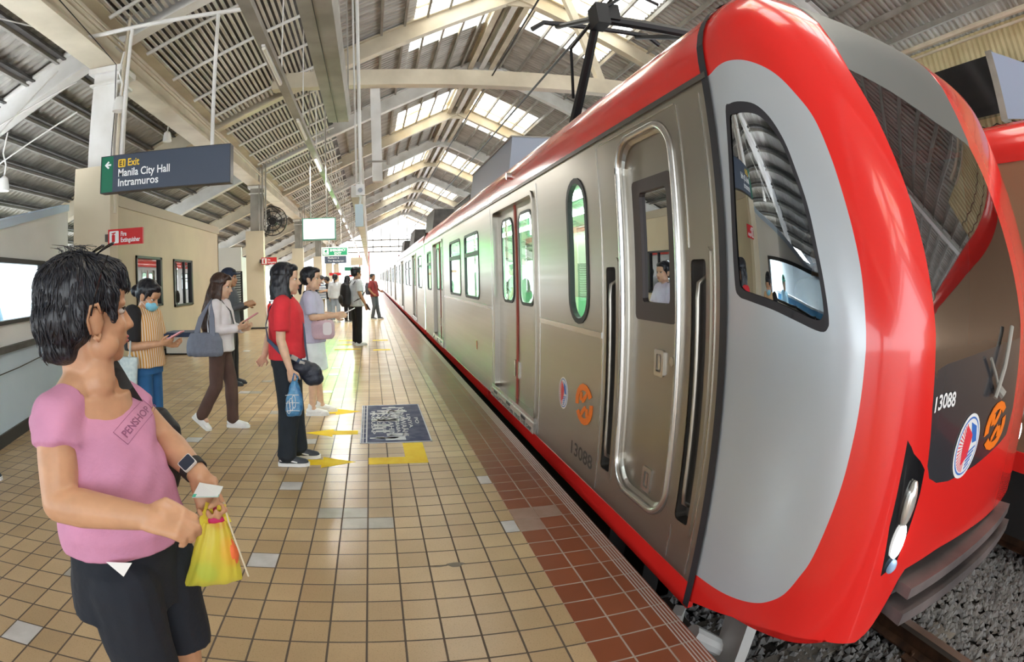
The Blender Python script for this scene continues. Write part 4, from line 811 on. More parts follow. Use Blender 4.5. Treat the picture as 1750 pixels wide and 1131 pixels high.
a = MB(); a.prism(roundrect(-2.675, -2.585, 2.695, 2.785, .012, 3), lambda u, v, t: (u, SY - t, v), 0, .003); put_text(a, 'Exit', fs2, .115, -2.56, 2.705, fit=.145, bold=.002); a.build('yellow_lettering', M['sign_yellow'], sg)
a = MB(); put_text(a, 'E1', lambda u, v: (u, SY - .005, v), .085, -2.662, 2.71, fit=.062, bold=.002); a.build('black_lettering', M['black'], sg)
for x in (-2.665, -1.605):
    a = MB(); a.tube([(x, SY + .06, SZ1), (x, SY + .06, 4.42)], .022, 8); a.build('hanger_rod', M['white_steel'], sg)
a = MB(); a.tube([(-3.5, SY + .06, 4.40), (-1.35, SY + .06, 4.44)], .028, 8); a.build('support_pipe', M['white_steel'], sg)
def fire_sign(x0, x1, y, z0, z1, label):
    t = thing('fire_sign', label, 'sign', (x0, y, z0)); a = MB(); a.box(x0, x1, y, y + .035, z0, z1); a.build('panel', M['sign_red'], t)
    h = z1 - z0; a = MB(); a.prism(roundrect(x0 + .02, x0 + h * .78, z0 + .022, z1 - .022, .012, 3), lambda u, v, t_: (u, y - t_, v), 0, .003)
    f = lambda u, v: (u, y - .003, v); put_text(a, 'Fire', f, .075, x0 + h * .92, z0 + h * .55, fit=(x1 - x0) * .17, bold=.002); put_text(a, 'Extinguisher', f, .075, x0 + h * .92, z0 + h * .17, fit=(x1 - x0) * .56, bold=.002); a.build('lettering', M['sign_white'], t)
    a = MB(); c = x0 + h * .40; a.prism(roundrect(c - .022, c + .022, z0 + .035, z1 - .065, .012, 3), lambda u, v, t_: (u, y - t_, v), .003, .005); a.prism([(c - .035, z1 - .05), (c + .03, z1 - .035), (c + .03, z1 - .05), (c, z1 - .065)], lambda u, v, t_: (u, y - t_, v), .003, .005); a.build('pictogram', M['sign_red'], t)
    a = MB(); a.box(x0 - .06, x0 + .05, y + .03, y + .19, z0 + .05, z1 - .05); a.build('bracket', M['dark_steel'], t)
fire_sign(-3.10, -2.63, 6.12, 1.905, 2.095, 'red fire extinguisher sign on the nearest column')
fire_sign(-3.18, -2.72, 16.3, 1.90, 2.105, 'small red fire extinguisher sign on the second column')
t = thing('display_screen', 'blank white lit screen with a green frame hanging over the platform', 'screen', (-1.07, 12, 2.5)); a = MB(); a.box(-1.43, -.71, 12, 12.12, 2.255, 2.735); a.build('housing', mat('screen_green_frame', (.12, .42, .30), .4), t)
a = MB(); a.box(-1.405, -.735, 11.992, 12.0, 2.285, 2.715); a.build('screen_face', M['screen'], t); rods(t, [((x, 12.06, 2.73), (x, 12.06, zroof(x) - .08)) for x in (-1.25, -.9)])
t = thing('exit_sign', 'green lit emergency exit sign in the distance below the blank screen', 'sign', (-1.35, 22, 2.5)); a = MB(); a.box(-1.88, -.84, 22, 22.12, 2.31, 2.67); a.build('border', M['sign_white'], t)
GL = mat('lit_green', (.005, .16, .07), .4, emit=(.0, .30, .12), estr=.25)
a = MB(); a.box(-1.84, -.88, 21.992, 22, 2.35, 2.63); a.build('green_face', GL, t)
a = MB(); f = lambda u, v: (u, 21.988, v); a.prism(roundrect(-1.82, -1.60, 2.37, 2.61, .02, 3), lambda u, v, k: (u, 21.992 - k, v), 0, .003); put_text(a, 'EMERGENCY', f, .13, -1.55, 2.50, fit=.62, bold=.003); put_text(a, 'EXIT', f, .13, -1.38, 2.37, fit=.28, bold=.003); a.build('lettering', M['sign_white'], t)
a = MB(); a.prism([(-1.77, 2.50), (-1.70, 2.58), (-1.66, 2.52), (-1.70, 2.44)], lambda u, v, k: (u, 21.988 - k, v), 0, .002); a.prism([(-1.78, 2.42), (-1.64, 2.40), (-1.64, 2.42), (-1.78, 2.44)], lambda u, v, k: (u, 21.988 - k, v), 0, .002); a.build('pictogram', GL, t)
rods(t, [((x, 22.06, 2.67), (x, 22.06, zroof(x) - .08)) for x in (-1.6, -1.1)])
gl_ = bpy.data.lights.new('green_sign_glow', 'AREA'); gl_.shape = 'RECTANGLE'; gl_.size = 1.0; gl_.size_y = .2; gl_.energy = 13; gl_.color = (.04, 1, .12)
glo = bpy.data.objects.new('green_sign_glow', gl_); COL.objects.link(glo); glo.location = (-1.36, 21.85, 2.28); glo.rotation_euler = (math.radians(-62), 0, 0)
t = thing('train_board', 'dark train information board hanging under the green exit sign', 'sign', (-1.5, 25.5, 2.3)); a = MB(); a.box(-2.05, -1.06, 25.5, 25.65, 2.13, 2.46); a.build('panel', M['sign_blue'], t); a = MB(); f = lambda u, v: (u, 25.495, v); put_text(a, 'Platform 2', f, .10, -1.9, 2.34, fit=.5); put_text(a, 'To Baclaran', f, .10, -1.9, 2.2, fit=.72); a.build('lettering', M['sign_white'], t); rods(t, [((-1.6, 25.57, 2.45), (-1.6, 25.57, zroof(-1.6) - .08))])
for (x0, x1, y, z0, z1, m, lb) in ((-.92, -.35, 27, 2.05, 2.42, 'cladding', 'cream box sign hanging far down the platform'), (-1.4, -.5, 31, 1.85, 2.05, 'sign_green', 'small far green sign under the cream box'), (-2.4, -1.7, 33, 1.62, 1.78, 'sign_red', 'small far red sign above the waiting group'), (-1.35, -.6, 36, 1.52, 1.66, 'sign_red', 'tiny far red sign left of the backpack man\'s head')):
    t = thing('platform_sign', lb, 'sign', (x0, y, z0)); a = MB(); a.box(x0, x1, y, y + .1, z0, z1); a.build('panel', M[m], t); rods(t, [(((x0 + x1) / 2, y + .05, z1), ((x0 + x1) / 2, y + .05, zroof((x0 + x1) / 2) - .08))], .012)
# pole with camera and speaker box near the platform middle
t = thing('camera_pole', 'slim white hanging pole carrying a security camera', 'pole', (-.10, 8, 2.7)); a = MB(); a.tube([(-.09, 8, zroof(-.09) - .08), (-.10, 8, 2.74)], .028, 10); a.build('pole', M['white_steel'], t)
a = MB(); a.box(-.17, -.05, 7.94, 8.06, 2.60, 2.76); c_ = a.build('camera_housing', M['white'], t); a = MB(); a.tube([(-.11, 7.94, 2.67), (-.11, 7.90, 2.665)], [.035, .03], 14); a.build('lens', M['black_gloss'], c_)
a = MB(); a.box(-.19, -.075, 7.95, 8.05, 2.15, 2.47); a.build('speaker_box', mat('pale_blue_box', (.50, .62, .70), .4), t); a = MB(); a.tube([(-.10, 8, 2.6), (-.12, 8, 2.47)], .02, 8); a.build('neck', M['white_steel'], t)
t = thing('hanging_conduit', 'long white conduit running beside the lamp line to the far end', 'conduit', (-.2, 20, 3)); a = MB(); a.box(-.25, -.09, 8.3, 58, 2.62, 2.80); a.build('conduit', M['white_steel'], t); rods(t, [((-.17, 8.5 + 4.4 * k, 2.8), (-.17, 8.5 + 4.4 * k, zroof(-.17) - .08)) for k in range(12)], .018, 'white_steel')
for (x, y, z, lb) in ((-3.62, 9.5, 4.12, 'white bell shaped speaker under the long beam'), (-4.75, 6.05, 2.83, 'white bell shaped speaker hanging at the left edge above the white wall'), (-2.95, 6.0, 3.62, 'small white speaker on the nearest column shaft')):
    t = thing('loudspeaker', lb, 'speaker', (x, y, z)); a = MB(); a.tube([(x, y, z - .10), (x, y, z), (x, y, z + .07), (x, y, z + .10)], [.085, .075, .06, .02], 16); a.build('horn', M['white_steel'], t, smooth=40); a = MB(); a.tube([(x, y, z + .10), (x + .02, y, z + .25), (x - .05, y, z + .42), (x, y, z + .7)], .012, 6); a.build('cable', M['white_steel'], t)
t = thing('industrial_fan', 'dark industrial fan mounted beside the second column', 'fan', (-2.95, 17.2, 3.2)); a = MB()
for r in (.16, .30, .45): a.tube([(-2.95 + r * math.cos(q * PI / 12), 17.0, 3.25 + r * math.sin(q * PI / 12)) for q in range(25)], .018, 6)
for q in range(12): a.tube([(-2.95, 16.98, 3.25), (-2.95 + .45 * math.cos(q * PI / 6), 17.0, 3.25 + .45 * math.sin(q * PI / 6))], .010, 5)
a.build('cage', M['black'], t); a = MB(); a.tube([(-2.95, 17.02, 3.25), (-2.95, 17.3, 3.25)], .13, 14); a.build('motor', M['black'], t)
for q in range(3):
    a = MB(); b0 = q * 2.09; a.prism([(.05 * math.cos(b0), .05 * math.sin(b0)), (.40 * math.cos(b0 - .3), .40 * math.sin(b0 - .3)), (.42 * math.cos(b0 + .25), .42 * math.sin(b0 + .25))], lambda u, v, k: (-2.95 + u, 17.02 + k, 3.25 + v), 0, .012); a.build('blade', M['dark_steel'], t)
a = MB(); a.tube([(-2.95, 17.3, 3.25), (-3.3, 17.0, 3.4)], .03, 6); a.build('bracket', M['dark_steel'], t)
t = thing('fire_extinguisher', 'red fire extinguisher standing at the second column', 'fire extinguisher', (-3.02, 16.7, 0)); a = MB(); a.tube([(-3.02, 16.62, .25), (-3.02, 16.62, .68), (-3.02, 16.62, .74)], [.085, .085, .04], 14); a.build('cylinder', M['sign_red'], t, smooth=40); a = MB(); a.tube([(-3.02, 16.62, .74), (-3.02, 16.62, .80)], .025, 8); a.box(-3.05, -2.93, 16.61, 16.63, .79, .81); a.build('valve', M['black'], t); a = MB(); a.box(-3.08, -2.96, 16.68, 16.72, 0, .5); a.build('stand', M['dark_steel'], t)
# thin wires and stay rods high on the left
a = MB(); a.tube([(-4.1, 4.2, 2.35), (-3.75, 5.7, 4.1)], .010, 5); a.tube([(-5.3, 5.5, 3.2), (-3.8, 6.3, 4.15)], .014, 5); a.tube([(-5.6, 6.2, 2.9), (-3.8, 6.4, 3.75)], .012, 5); a.tube([(-4.5, 4.1, 4.55), (-3.55, 5.6, 4.5)], .01, 5)
tag(a.build('stay_rods', M['white_steel']), 'thin white stay rods crossing under the low left roof', 'rod')
a = MB(); a.tube([(-3.16, 1.0, 4.85), (-3.15, 3.2, 4.60), (-3.15, 5.6, 4.33), (-3.15, 6.2, 4.25), (-3.12, 6.22, 3.6), (-3.14, 6.23, 2.95)], .007, 6); tag(a.build('loose_cable', M['black']), 'black cable running along the long beam to the nearest column', 'cable')
a = MB(); a.tube([(wq(y, z, .05)) for y, z in ((3.6, .66), (4.6, .67), (5.3, .70), (5.8, .78))], .006, 5); tag(a.build('wall_cable', M['black']), 'thin black cable sagging below the ledge of the ticket room wall', 'cable')
# low barrier and white board behind the masked woman
t = thing('storage_box', 'white box with a dark blue lid on the floor by the office wall', 'box', (-3.8, 10.9, 0)); a = MB(); a.box(-4.15, -3.6, 10.7, 11.2, .03, .36); a.build('body', M['white'], t); a = MB(); a.box(-4.17, -3.55, 10.66, 11.24, .36, .45); a.build('lid', mat('navy_lid', (.03, .06, .16), .4), t); a = MB(); a.box(-4.1, -3.65, 10.75, 11.15, 0, .03); a.build('base', M['black'], t)
# ================================================================== PEOPLE
from mathutils.bvhtree import BVHTree
def V3(*a): return Vector(a)
class Blob:
    """closed shapes that are fused into one continuous skin"""
    def __init__(s): s.mb = MB()
    def cone(s, a, b, ra, rb, n=14, flat=False):
        a, b = Vector(a), Vector(b); d = (b - a); L = d.length
        if L < 1e-6: return s.ell(a, (ra, ra, ra))
        d /= L; x = d.orthogonal().normalized(); y = d.cross(x); rings = []
        def rg(c, r): return [c + (x * math.cos(2*PI*k/n) + y * math.sin(2*PI*k/n)) * r for k in range(n)]
        if not flat:
            for t in (80, 55, 28): rings.append(rg(a - d * ra * math.sin(math.radians(t)), ra * math.cos(math.radians(t))))
        rings.append(rg(a, ra)); rings.append(rg(b, rb))
        if not flat:
            for t in (28, 55, 80): rings.append(rg(b + d * rb * math.sin(math.radians(t)), rb * math.cos(math.radians(t))))
        s.mb.loft(rings); return s
    def chain(s, pts, rs, n=14, flat=False):
        for i in range(len(pts) - 1): s.cone(pts[i], pts[i+1], rs[i], rs[i+1], n, flat)
        return s
    def ell(s, c, r, F=None, n=18, m=12):
        """ellipsoid; F = (forward, left, up) axes for r"""
        M3 = None
        if F: M3 = Matrix((F[0], F[1], F[2])).transposed()
        s.mb.ball(c, r[0], r[1], r[2], n, m, M=M3); return s
    def rings(s, rs, n=24):
        """rs: list of (centre, xvec, yvec) half axes, flat ends"""
        s.mb.loft([[c + x * math.cos(2*PI*k/n) + y * math.sin(2*PI*k/n) for k in range(n)] for c, x, y in rs]); return s
    def sleeve(s, a, b, ra, rb, n=16): return s.cone(a, b, ra, rb, n, True)
    def build(s, name, m, parent, vox=.008, it=4, bumpy=0, keepmats=None):
        o = s.mb.build(name, m); mods = [('REMESH', dict(mode='VOXEL', voxel_size=vox)), ('SMOOTH', dict(factor=.5, iterations=it))]
        solid_from(o, mods)
        if bumpy:
            a_, sc = bumpy
            N_ = [v.normal.copy() for v in o.data.vertices]
            for v, n_v in zip(o.data.vertices, N_):
                q = v.co * sc; v.co = v.co + n_v * (a_ * mnoise.noise(Vector((q.x, q.y, q.z * .55))))
        o.data.shade_smooth()
        if not o.data.materials: o.data.materials.append(m)
        if parent is not None: attach(o, parent)
        return o
def skinmat(name, c, r=.45):
    m = noisy(mat(name, c, r), tuple(x * .93 for x in c), tuple(min(1, x * 1.06) for x in c), 22, 3); m.node_tree.nodes['Principled BSDF'].inputs['Subsurface Weight'].default_value = .12
    m.node_tree.nodes['Principled BSDF'].inputs['Subsurface Radius'].default_value = (.012, .005, .003); return m
def cloth(name, c, sc=30, b=.25, r=.85): return noisy(mat(name, c, r), tuple(x * .9 for x in c), tuple(min(1, x * 1.08) for x in c), 7, 4, bump=b, bscale=sc)
def hairmat(name, c, hi):
    m = mat(name, c, .33, spec=.4); n, l = nodes(m); b = n['Principled BSDF']; g = n.new('ShaderNodeNewGeometry'); mp = n.new('ShaderNodeMapping'); mp.inputs['Scale'].default_value = (160, 160, 14); l.new(g.outputs['Position'], mp.inputs[0])
    t = n.new('ShaderNodeTexNoise'); t.inputs['Scale'].default_value = 1; t.inputs['Detail'].default_value = 3; l.new(mp.outputs[0], t.inputs['Vector']); r = n.new('ShaderNodeValToRGB'); r.color_ramp.elements[0].position = .4; r.color_ramp.elements[1].position = .75; r.color_ramp.elements[0].color = (*c, 1); r.color_ramp.elements[1].color = (*hi, 1); l.new(t.outputs['Fac'], r.inputs[0]); l.new(r.outputs[0], b.inputs['Base Color'])
    bp = n.new('ShaderNodeBump'); bp.inputs['Strength'].default_value = .5; bp.inputs['Distance'].default_value = .004; l.new(t.outputs['Fac'], bp.inputs['Height']); l.new(bp.outputs[0], b.inputs['Normal']); return m
SK = {'tan': skinmat('skin_tan', (.52, .29, .17)), 'light': skinmat('skin_light', (.66, .42, .29)), 'brown': skinmat('skin_brown', (.36, .18, .10))}
HAIR = hairmat('black_hair', (.005, .005, .008), (.018, .02, .03)); HAIRB = hairmat('brown_hair', (.026, .012, .008), (.085, .042, .03))
M['lip'] = mat('lips', (.42, .13, .11), .4); M['eye'] = mat('dark_eye', (.015, .01, .008), .15); M['eyewhite'] = mat('eye_white', (.72, .70, .66), .25); M['brow'] = mat('eyebrow', (.02, .014, .012), .7)
def frame_of(yaw, pitch=0, roll=0):
    """axes of something facing yaw (0 = +X, 90 = +Y), pitch up positive"""
    y, p = math.radians(yaw), math.radians(pitch); f = V3(math.cos(y) * math.cos(p), math.sin(y) * math.cos(p), math.sin(p)); l = V3(-math.sin(y), math.cos(y), 0); u = f.cross(l)
    if roll: R = Matrix.Rotation(math.radians(roll), 3, f); l = R @ l; u = R @ u
    return f, l, u
def head_shape(b, C, F, k=1.0, fem=True):
    """skull, face, jaw, nose, lips, ears and brow fused to the neck"""
    f, l, u = F; P = lambda a, s, h: C + f * (a * k) + l * (s * k) + u * (h * k)
    b.ell(P(-.012, 0, .022), (.096*k, .074*k, .088*k), F); b.ell(P(.024, 0, -.042), (.066*k, .060*k, .078*k), F)
    b.ell(P(.048, 0, -.092), (.034*k, .034*k, .024*k), F); b.ell(P(.062, 0, -.100), (.019*k, .020*k, .017*k), F)
    for s in (1, -1):
        b.ell(P(.052, .030*s, -.036), (.030*k, .026*k, .026*k), F); b.ell(P(.070, .026*s, .012), (.014*k, .026*k, .010*k), F)
        b.ell(P(-.004, .074*s, -.022), (.020*k, .009*k, .032*k), F); b.ell(P(-.008, .080*s, -.010), (.018*k, .006*k, .020*k), F); b.ell(P(.02, .05*s, -.075), (.035*k, .018*k, .028*k), F)
        b.ell(P(.092, .011*s, -.042), (.010*k, .009*k, .008*k), F)
    b.cone(P(.078, 0, .006), P(.098, 0, -.036), .008*k, .0125*k, 10); b.ell(P(.101, 0, -.039), (.012*k, .012*k, .010*k), F)
    b.ell(P(.080, 0, -.062), (.014*k, .024*k, .007*k), F); b.ell(P(.079, 0, -.074), (.014*k, .021*k, .007*k), F); b.ell(P(.066, 0, .035), (.024*k, .05*k, .035*k), F)
def face_bits(C, F, k, parent, mask=None):
    f, l, u = F; P = lambda a, s, h: C + f * (a * k) + l * (s * k) + u * (h * k)
    for s in (1, -1):
        a = MB(); M3 = Matrix((f, l, u)).transposed(); a.ball(P(.0675, .031*s, -.006), .012*k, .014*k, .0068*k, 12, 8, M=M3); e = a.build('eye', M['eyewhite'], parent, smooth='all')
        a = MB(); a.ball(P(.0755, .031*s, -.006), .0055*k, .0062*k, .0062*k, 10, 7, M=M3); a.build('iris', M['eye'], e, smooth='all')
        a = MB(); a.tube([P(.079, .014*s, .012), P(.080, .030*s, .017), P(.068, .048*s, .012)], [.002*k, .0035*k, .0018*k], 6); a.build('eyebrow', M['brow'], parent)
        a = MB(); a.tube([P(.080, .016*s, -.001), P(.083, .030*s, .002), P(.073, .046*s, -.002)], .0016*k, 5); a.build('eyelid', M['brow'], parent)
    a = MB(); M3 = Matrix((f, l, u)).transposed(); a.ball(P(.0865, 0, -.0635), .009*k, .021*k, .0048*k, 14, 7, M=M3); a.ball(P(.0855, 0, -.0725), .0095*k, .018*k, .0055*k, 14, 7, M=M3); a.build('lips', M['lip'], parent, smooth='all')
    if mask:
        b = Blob(); b.ell(P(.056, 0, -.060), (.052*k, .066*k, .046*k), F); b.ell(P(.080, 0, -.045), (.030*k, .030*k, .025*k), F); o = b.build('face_mask', mask, parent, .004 * k, 3)
        a = MB()
        for s in (1, -1): a.tube([P(.062, .056*s, -.035), P(.03, .070*s, -.015), P(-.012, .082*s, .005)], .0016*k, 5); a.tube([P(.055, .058*s, -.08), P(.03, .066*s, -.06), P(-.012, .080*s, -.045)], .0016*k, 5)
        a.build('ear_loop', M['white'], o)
def hand_shape(b, W, d, n, side, k=1.0, curl=.5, spread=.15, thumb=None):
    """palm and five fingers: W wrist, d finger direction, n palm normal (palm faces n), side = direction of the thumb"""
    d = Vector(d).normalized(); n = Vector(n); n = (n - d * n.dot(d)).normalized(); t = n.cross(d)
    if t.dot(Vector(side)) < 0: t = -t
    pc = W + d * .048 * k
    for s in (-.026, -.009, .009, .026): b.cone(W + d * .012*k + t * s * .7 * k, W + d * .078*k + t * s * k, .013*k, .011*k, 10)
    b.cone(W - d*.012*k, W + d * .03*k, .021*k, .022*k, 10)
    L = [.066, .076, .071, .055]
    for i, (s, ln) in enumerate(zip((.029, .0095, -.0095, -.028), L)):
        p = W + d * (.080 - .006 * abs(i - 1)) * k + t * s * k; dd = (d + t * s * 6 * spread).normalized(); ang = 0; q = [p]; seg = (.44, .32, .24)
        for j, fr in enumerate(seg):
            ang += curl * (.55, .95, .7)[j]; v = dd * math.cos(ang) + n * math.sin(ang); q.append(q[-1] + v * ln * fr * k)
        b.chain(q, [.0088*k, .0082*k, .0075*k, .0062*k], 9)
    p = W + d * .022*k + t * .026*k
    if thumb: q = [p] + [Vector(x) for x in thumb]
    else: q = [p, p + (d * .6 + t * .75 + n * .25).normalized() * .034*k, p + (d * .6 + t * .75 + n * .25).normalized() * .034*k + (d * .95 + t * .1 + n * .35).normalized() * .030*k, p + (d * .6 + t * .75 + n * .25).normalized() * .034*k + (d * .95 + t * .1 + n * .35).normalized() * .052*k]
    b.chain(q, [.014*k, .0105*k, .0095*k, .007*k][:len(q)], 9)
def shoe(parent, A, F, k, m_up, m_sole, name='shoe'):
    """A = point on the ground under the ankle, F axes of the foot"""
    f, l, u = F; P = lambda a, s, h: A + f * (a*k) + l * (s*k) + u * (h*k)
    b = Blob(); b.cone(P(-.035, 0, .05), P(.05, 0, .048), .036*k, .036*k); b.cone(P(.05, 0, .045), P(.145, .004, .032), .038*k, .026*k); b.ell(P(.12, .003, .032), (.055*k, .040*k, .026*k), F); b.cone(P(-.02, 0, .06), P(-.012, 0, .105), .034*k, .036*k)
    o = b.build(name, m_up, parent, .006 * max(k, 1), 3)
    a = MB(); pr = [(-.075, 0), (-.068, .028), (-.03, .036), (.04, .037), (.10, .046), (.15, .038), (.182, .012), (.180, -.014), (.15, -.034), (.10, -.042), (.04, -.034), (-.03, -.034), (-.068, -.026)]
    a.prism(pr, lambda x, y, t: P(x, y, t), 0, .028); a.build('sole', m_sole, o); return o
def figure(name, label, pos, yaw, H, skin, shirt, pants, shoes, sole, hair='short', arms=None, head_yaw=0, head_pitch=0, lean=0, hairm=None, build=1.0, pants_len=1.0, legs=None, sleeve=.5, shirt_len=.80, vox=.009, mask=None, skirt=False, feet_yaw=None, hand_kw=None, collar=False, face=True, shirt_w=1.0, cap=None, seated=False, pant_w=1.0, head_off=(0, 0)):
    """a clothed standing person; arms = {'R': (elbow, wrist, fingers), 'L': ...} in body axes (forward, left, up)"""
    k = H / 1.60; P0 = Vector(pos); f, l, u = frame_of(yaw); up = V3(0, 0, 1); tl = math.tan(math.radians(lean))
    B = lambda a, s, h: P0 + f * ((a + tl * max(0, h - .85)) * k) + l * (s * k) + up * (h * k)
    t = thing(name, label, 'person', P0)
    C = B(.012 + head_off[0], 0, 1.478 + head_off[1]); HF = frame_of(yaw + head_yaw, head_pitch); hk = k * 1.07
    w = build; sm = SK[skin]; b = Blob()
    head_shape(b, C, HF, hk); b.cone(B(-.012, 0, 1.30), C - HF[2] * .05 * k - HF[0] * .008 * k, .054*k, .047*k); b.cone(B(-.01, -.10, 1.297), B(-.01, .10, 1.297), .036*k, .036*k)
    b.rings([(B(0, 0, h), f * (x * k), l * (y * k)) for h, x, y in ((.86, .07, .10), (1.1, .065, .09), (1.28, .05, .09))])
    arms = arms or {}; AR = {}
    for S, sg in (('R', -1), ('L', 1)):
        a = arms.get(S) or ((-.02, sg * .205, 1.05), (.03, sg * .21, .83), (.05, sg * .01, -1))
        Sh = B(-.005, sg * .158 * w, 1.285); E = B(*a[0]); W = B(*a[1]); d = f * a[2][0] + l * a[2][1] + up * a[2][2]; AR[S] = (Sh, E, W, d)
        b.chain([Sh, lerp(Sh, E, .5), E], [.046*k, .041*k, .036*k]); b.chain([E, lerp(E, W, .35), W], [.036*k, .036*k, .024*k])
        hk_ = dict(curl=.45); hk_.update((hand_kw or {}).get(S, {})); nrm = hk_.pop('n', None); side = hk_.pop('side', None)
        nv = (f * nrm[0] + l * nrm[1] + up * nrm[2]) if nrm else -l * sg; sv = (f * side[0] + l * side[1] + up * side[2]) if side else f
        hand_shape(b, W, d, nv, sv, k * .95, **hk_)
    lg = legs or {'R': ((.0, -.085, .47), (-.01, -.085, .085)), 'L': ((.0, .085, .47), (-.01, .085, .085))}
    for S, sg in (('R', -1), ('L', 1)):
        K_, A_ = B(*lg[S][0]), B(*lg[S][1]); Hp = B(-.005, sg * .085, .86); b.chain([Hp, K_], [.070*k, .050*k]); b.chain([K_, lerp(K_, A_, .35), A_], [.048*k, .050*k, .032*k]); b.cone(A_, A_ - up * .05*k + f * .05*k, .034*k, .026*k)
    body = b.build('body', sm, t, vox * .72, 3)
    if face: face_bits(C, HF, hk, t, mask)
    # trousers
    pb = Blob(); top = [(.98, .112*w, .148*w), (.90, .122*w, .168*w), (.80, .118*w, .165*w)]
    if skirt:
        pb.rings([(B(0, 0, h), f * (x * k), l * (y * k)) for h, x, y in [(.98, .11*w, .15*w), (.88, .13*w, .17*w), (.66, .15*w, .185*w), (skirt, .16*w, .19*w)]])
    else:
        pb.rings([(B(-.004, 0, h), f * (x * k), l * (y * k)) for h, x, y in top])
        for S, sg in (('R', -1), ('L', 1)):
            Hp = B(-.005, sg * .080, .84); K_, A_ = B(*lg[S][0]), B(*lg[S][1]); e = lerp(K_, A_, pants_len * 1.02) if pants_len > 0 else lerp(Hp, K_, 1 + pants_len)
            if pants_len > 0: pw = pant_w * w; pb.chain([Hp, K_], [.088*k*pw, .070*k*pw]); pb.cone(K_, lerp(K_, e, .96), .070*k*pw, .062*k*pw, 14); pb.sleeve(lerp(K_, e, .5), e, .064*k*pw, .064*k*pw)
            else: pb.sleeve(Hp, e, .092*k*w, .085*k*w)
    pb.build('trousers' if not skirt else 'skirt', pants, t, vox, 4, (.006, 14))
    # shirt
    sb = Blob(); hem = shirt_len; sw = shirt_w * w
    sb.rings([(B(.004, 0, h), f * (x * k * sw), l * (y * k * sw)) for h, x, y in ((hem, .138, .180), (hem + .07, .135, .176), (1.0, .128, .160), (1.12, .132, .164), (1.22, .122, .168), (1.29, .092, .150), (1.335, .06, .085))])
    sb.cone(B(-.008, -.145 * w, 1.288), B(-.008, 0, 1.302), .064*k, .064*k); sb.cone(B(-.008, .145 * w, 1.288), B(-.008, 0, 1.302), .064*k, .064*k)
    for S in ('R', 'L'):
        Sh, E, W, d = AR[S]
        if sleeve <= 1: e = lerp(Sh, E, sleeve + .25); sb.cone(Sh, lerp(Sh, E, .25), .066*k*sw, .064*k*sw); sb.sleeve(Sh, e, .064*k*sw, .062*k*sw)
        else: sb.chain([Sh, E], [.062*k*sw, .052*k*sw]); sb.cone(E, lerp(E, W, .8), .052*k*sw, .044*k*sw); sb.sleeve(lerp(E, W, .5), lerp(E, W, .93), .045*k*sw, .040*k*sw)
    so = sb.build('shirt', shirt, t, vox, 4, (.008, 12))
    if collar:
        cb = Blob()
        for s in (1, -1): cb.cone(B(-.05, .03*s, 1.352), B(.03, .062*s, 1.325), .020*k, .016*k, 8); cb.cone(B(.03, .062*s, 1.325), B(.075, .02*s, 1.29), .016*k, .010*k, 8)
        cb.cone(B(-.058, -.03, 1.35), B(-.058, .03, 1.35), .020*k, .020*k, 8); cb.build('collar', shirt, so, .006, 3)
    for S, sg in (('R', -1), ('L', 1)):
        A_ = B(*lg[S][1]); fy = yaw if feet_yaw is None else feet_yaw[S]; pit = 0
        if len(lg[S]) > 2: pit = lg[S][2]
        F3 = frame_of(fy, pit); G = Vector((A_.x, A_.y, A_.z - .085*k)) if not pit else A_ - F3[2] * .085*k
        if not pit: G.z = P0.z
        shoe(t, G, F3, k, shoes, sole)
    # hair
    hm = hairm or HAIR; hf, hl, hu = HF; Q = lambda a, s, h: C + hf * (a*hk) + hl * (s*hk) + hu * (h*hk)
    if hair:
        hb = Blob(); hb.ell(Q(-.022, 0, .038), (.100*hk, .086*hk, .088*hk), HF); hb.ell(Q(-.045, 0, .0), (.072*hk, .080*hk, .075*hk), HF); hb.ell(Q(.045, 0, .075), (.045*hk, .058*hk, .034*hk), HF)
        if hair == 'bob':
            for s in (1, -1): hb.rings([(Q(-.03, .066*s, .03), hf*.062*hk, hl*.022*hk), (Q(-.03, .080*s, -.06), hf*.062*hk, hl*.022*hk), (Q(-.022, .080*s, -.145), hf*.070*hk, hl*.022*hk)], 14)
            hb.rings([(Q(-.07, 0, .04), hf*.04*hk, hl*.07*hk), (Q(-.085, 0, -.05), hf*.04*hk, hl*.085*hk), (Q(-.075, 0, -.15), hf*.045*hk, hl*.09*hk)], 16)
        elif hair == 'long':
            hb.rings([(Q(-.07, 0, .04), hf*.04*hk, hl*.07*hk), (Q(-.09, 0, -.08), hf*.05*hk, hl*.092*hk), (Q(-.105, -.02, -.26), hf*.06*hk, hl*.105*hk), (Q(-.095, -.03, -.42), hf*.055*hk, hl*.085*hk), (Q(-.08, -.03, -.52), hf*.025*hk, hl*.04*hk)], 16)
            hb.rings([(Q(-.02, -.070, .02), hf*.055*hk, hl*.022*hk), (Q(-.02, -.095, -.10), hf*.062*hk, hl*.03*hk), (Q(-.01, -.14, -.20), hf*.055*hk, hl*.03*hk), (Q(.0, -.18, -.32), hf*.05*hk, hl*.028*hk), (Q(.01, -.19, -.46), hf*.022*hk, hl*.015*hk)], 12)
        elif hair == 'bun':
            hb.ell(Q(-.125, 0, -.02), (.045*hk, .045*hk, .048*hk), HF); hb.cone(Q(-.09, 0, -.01), Q(-.12, 0, -.02), .03*hk, .03*hk)
        elif hair == 'tail':
            hb.chain([Q(-.10, 0, .0), Q(-.135, 0, -.05), Q(-.125, 0, -.15)], [.025*hk, .034*hk, .012*hk])
        for s in (1, -1): hb.cone(Q(.03, .074*s, .02), Q(.022, .076*s, -.03), .012*hk, .006*hk, 8)
        hb.build('hair', hm, t, vox * .7, 2, (.004, 40))
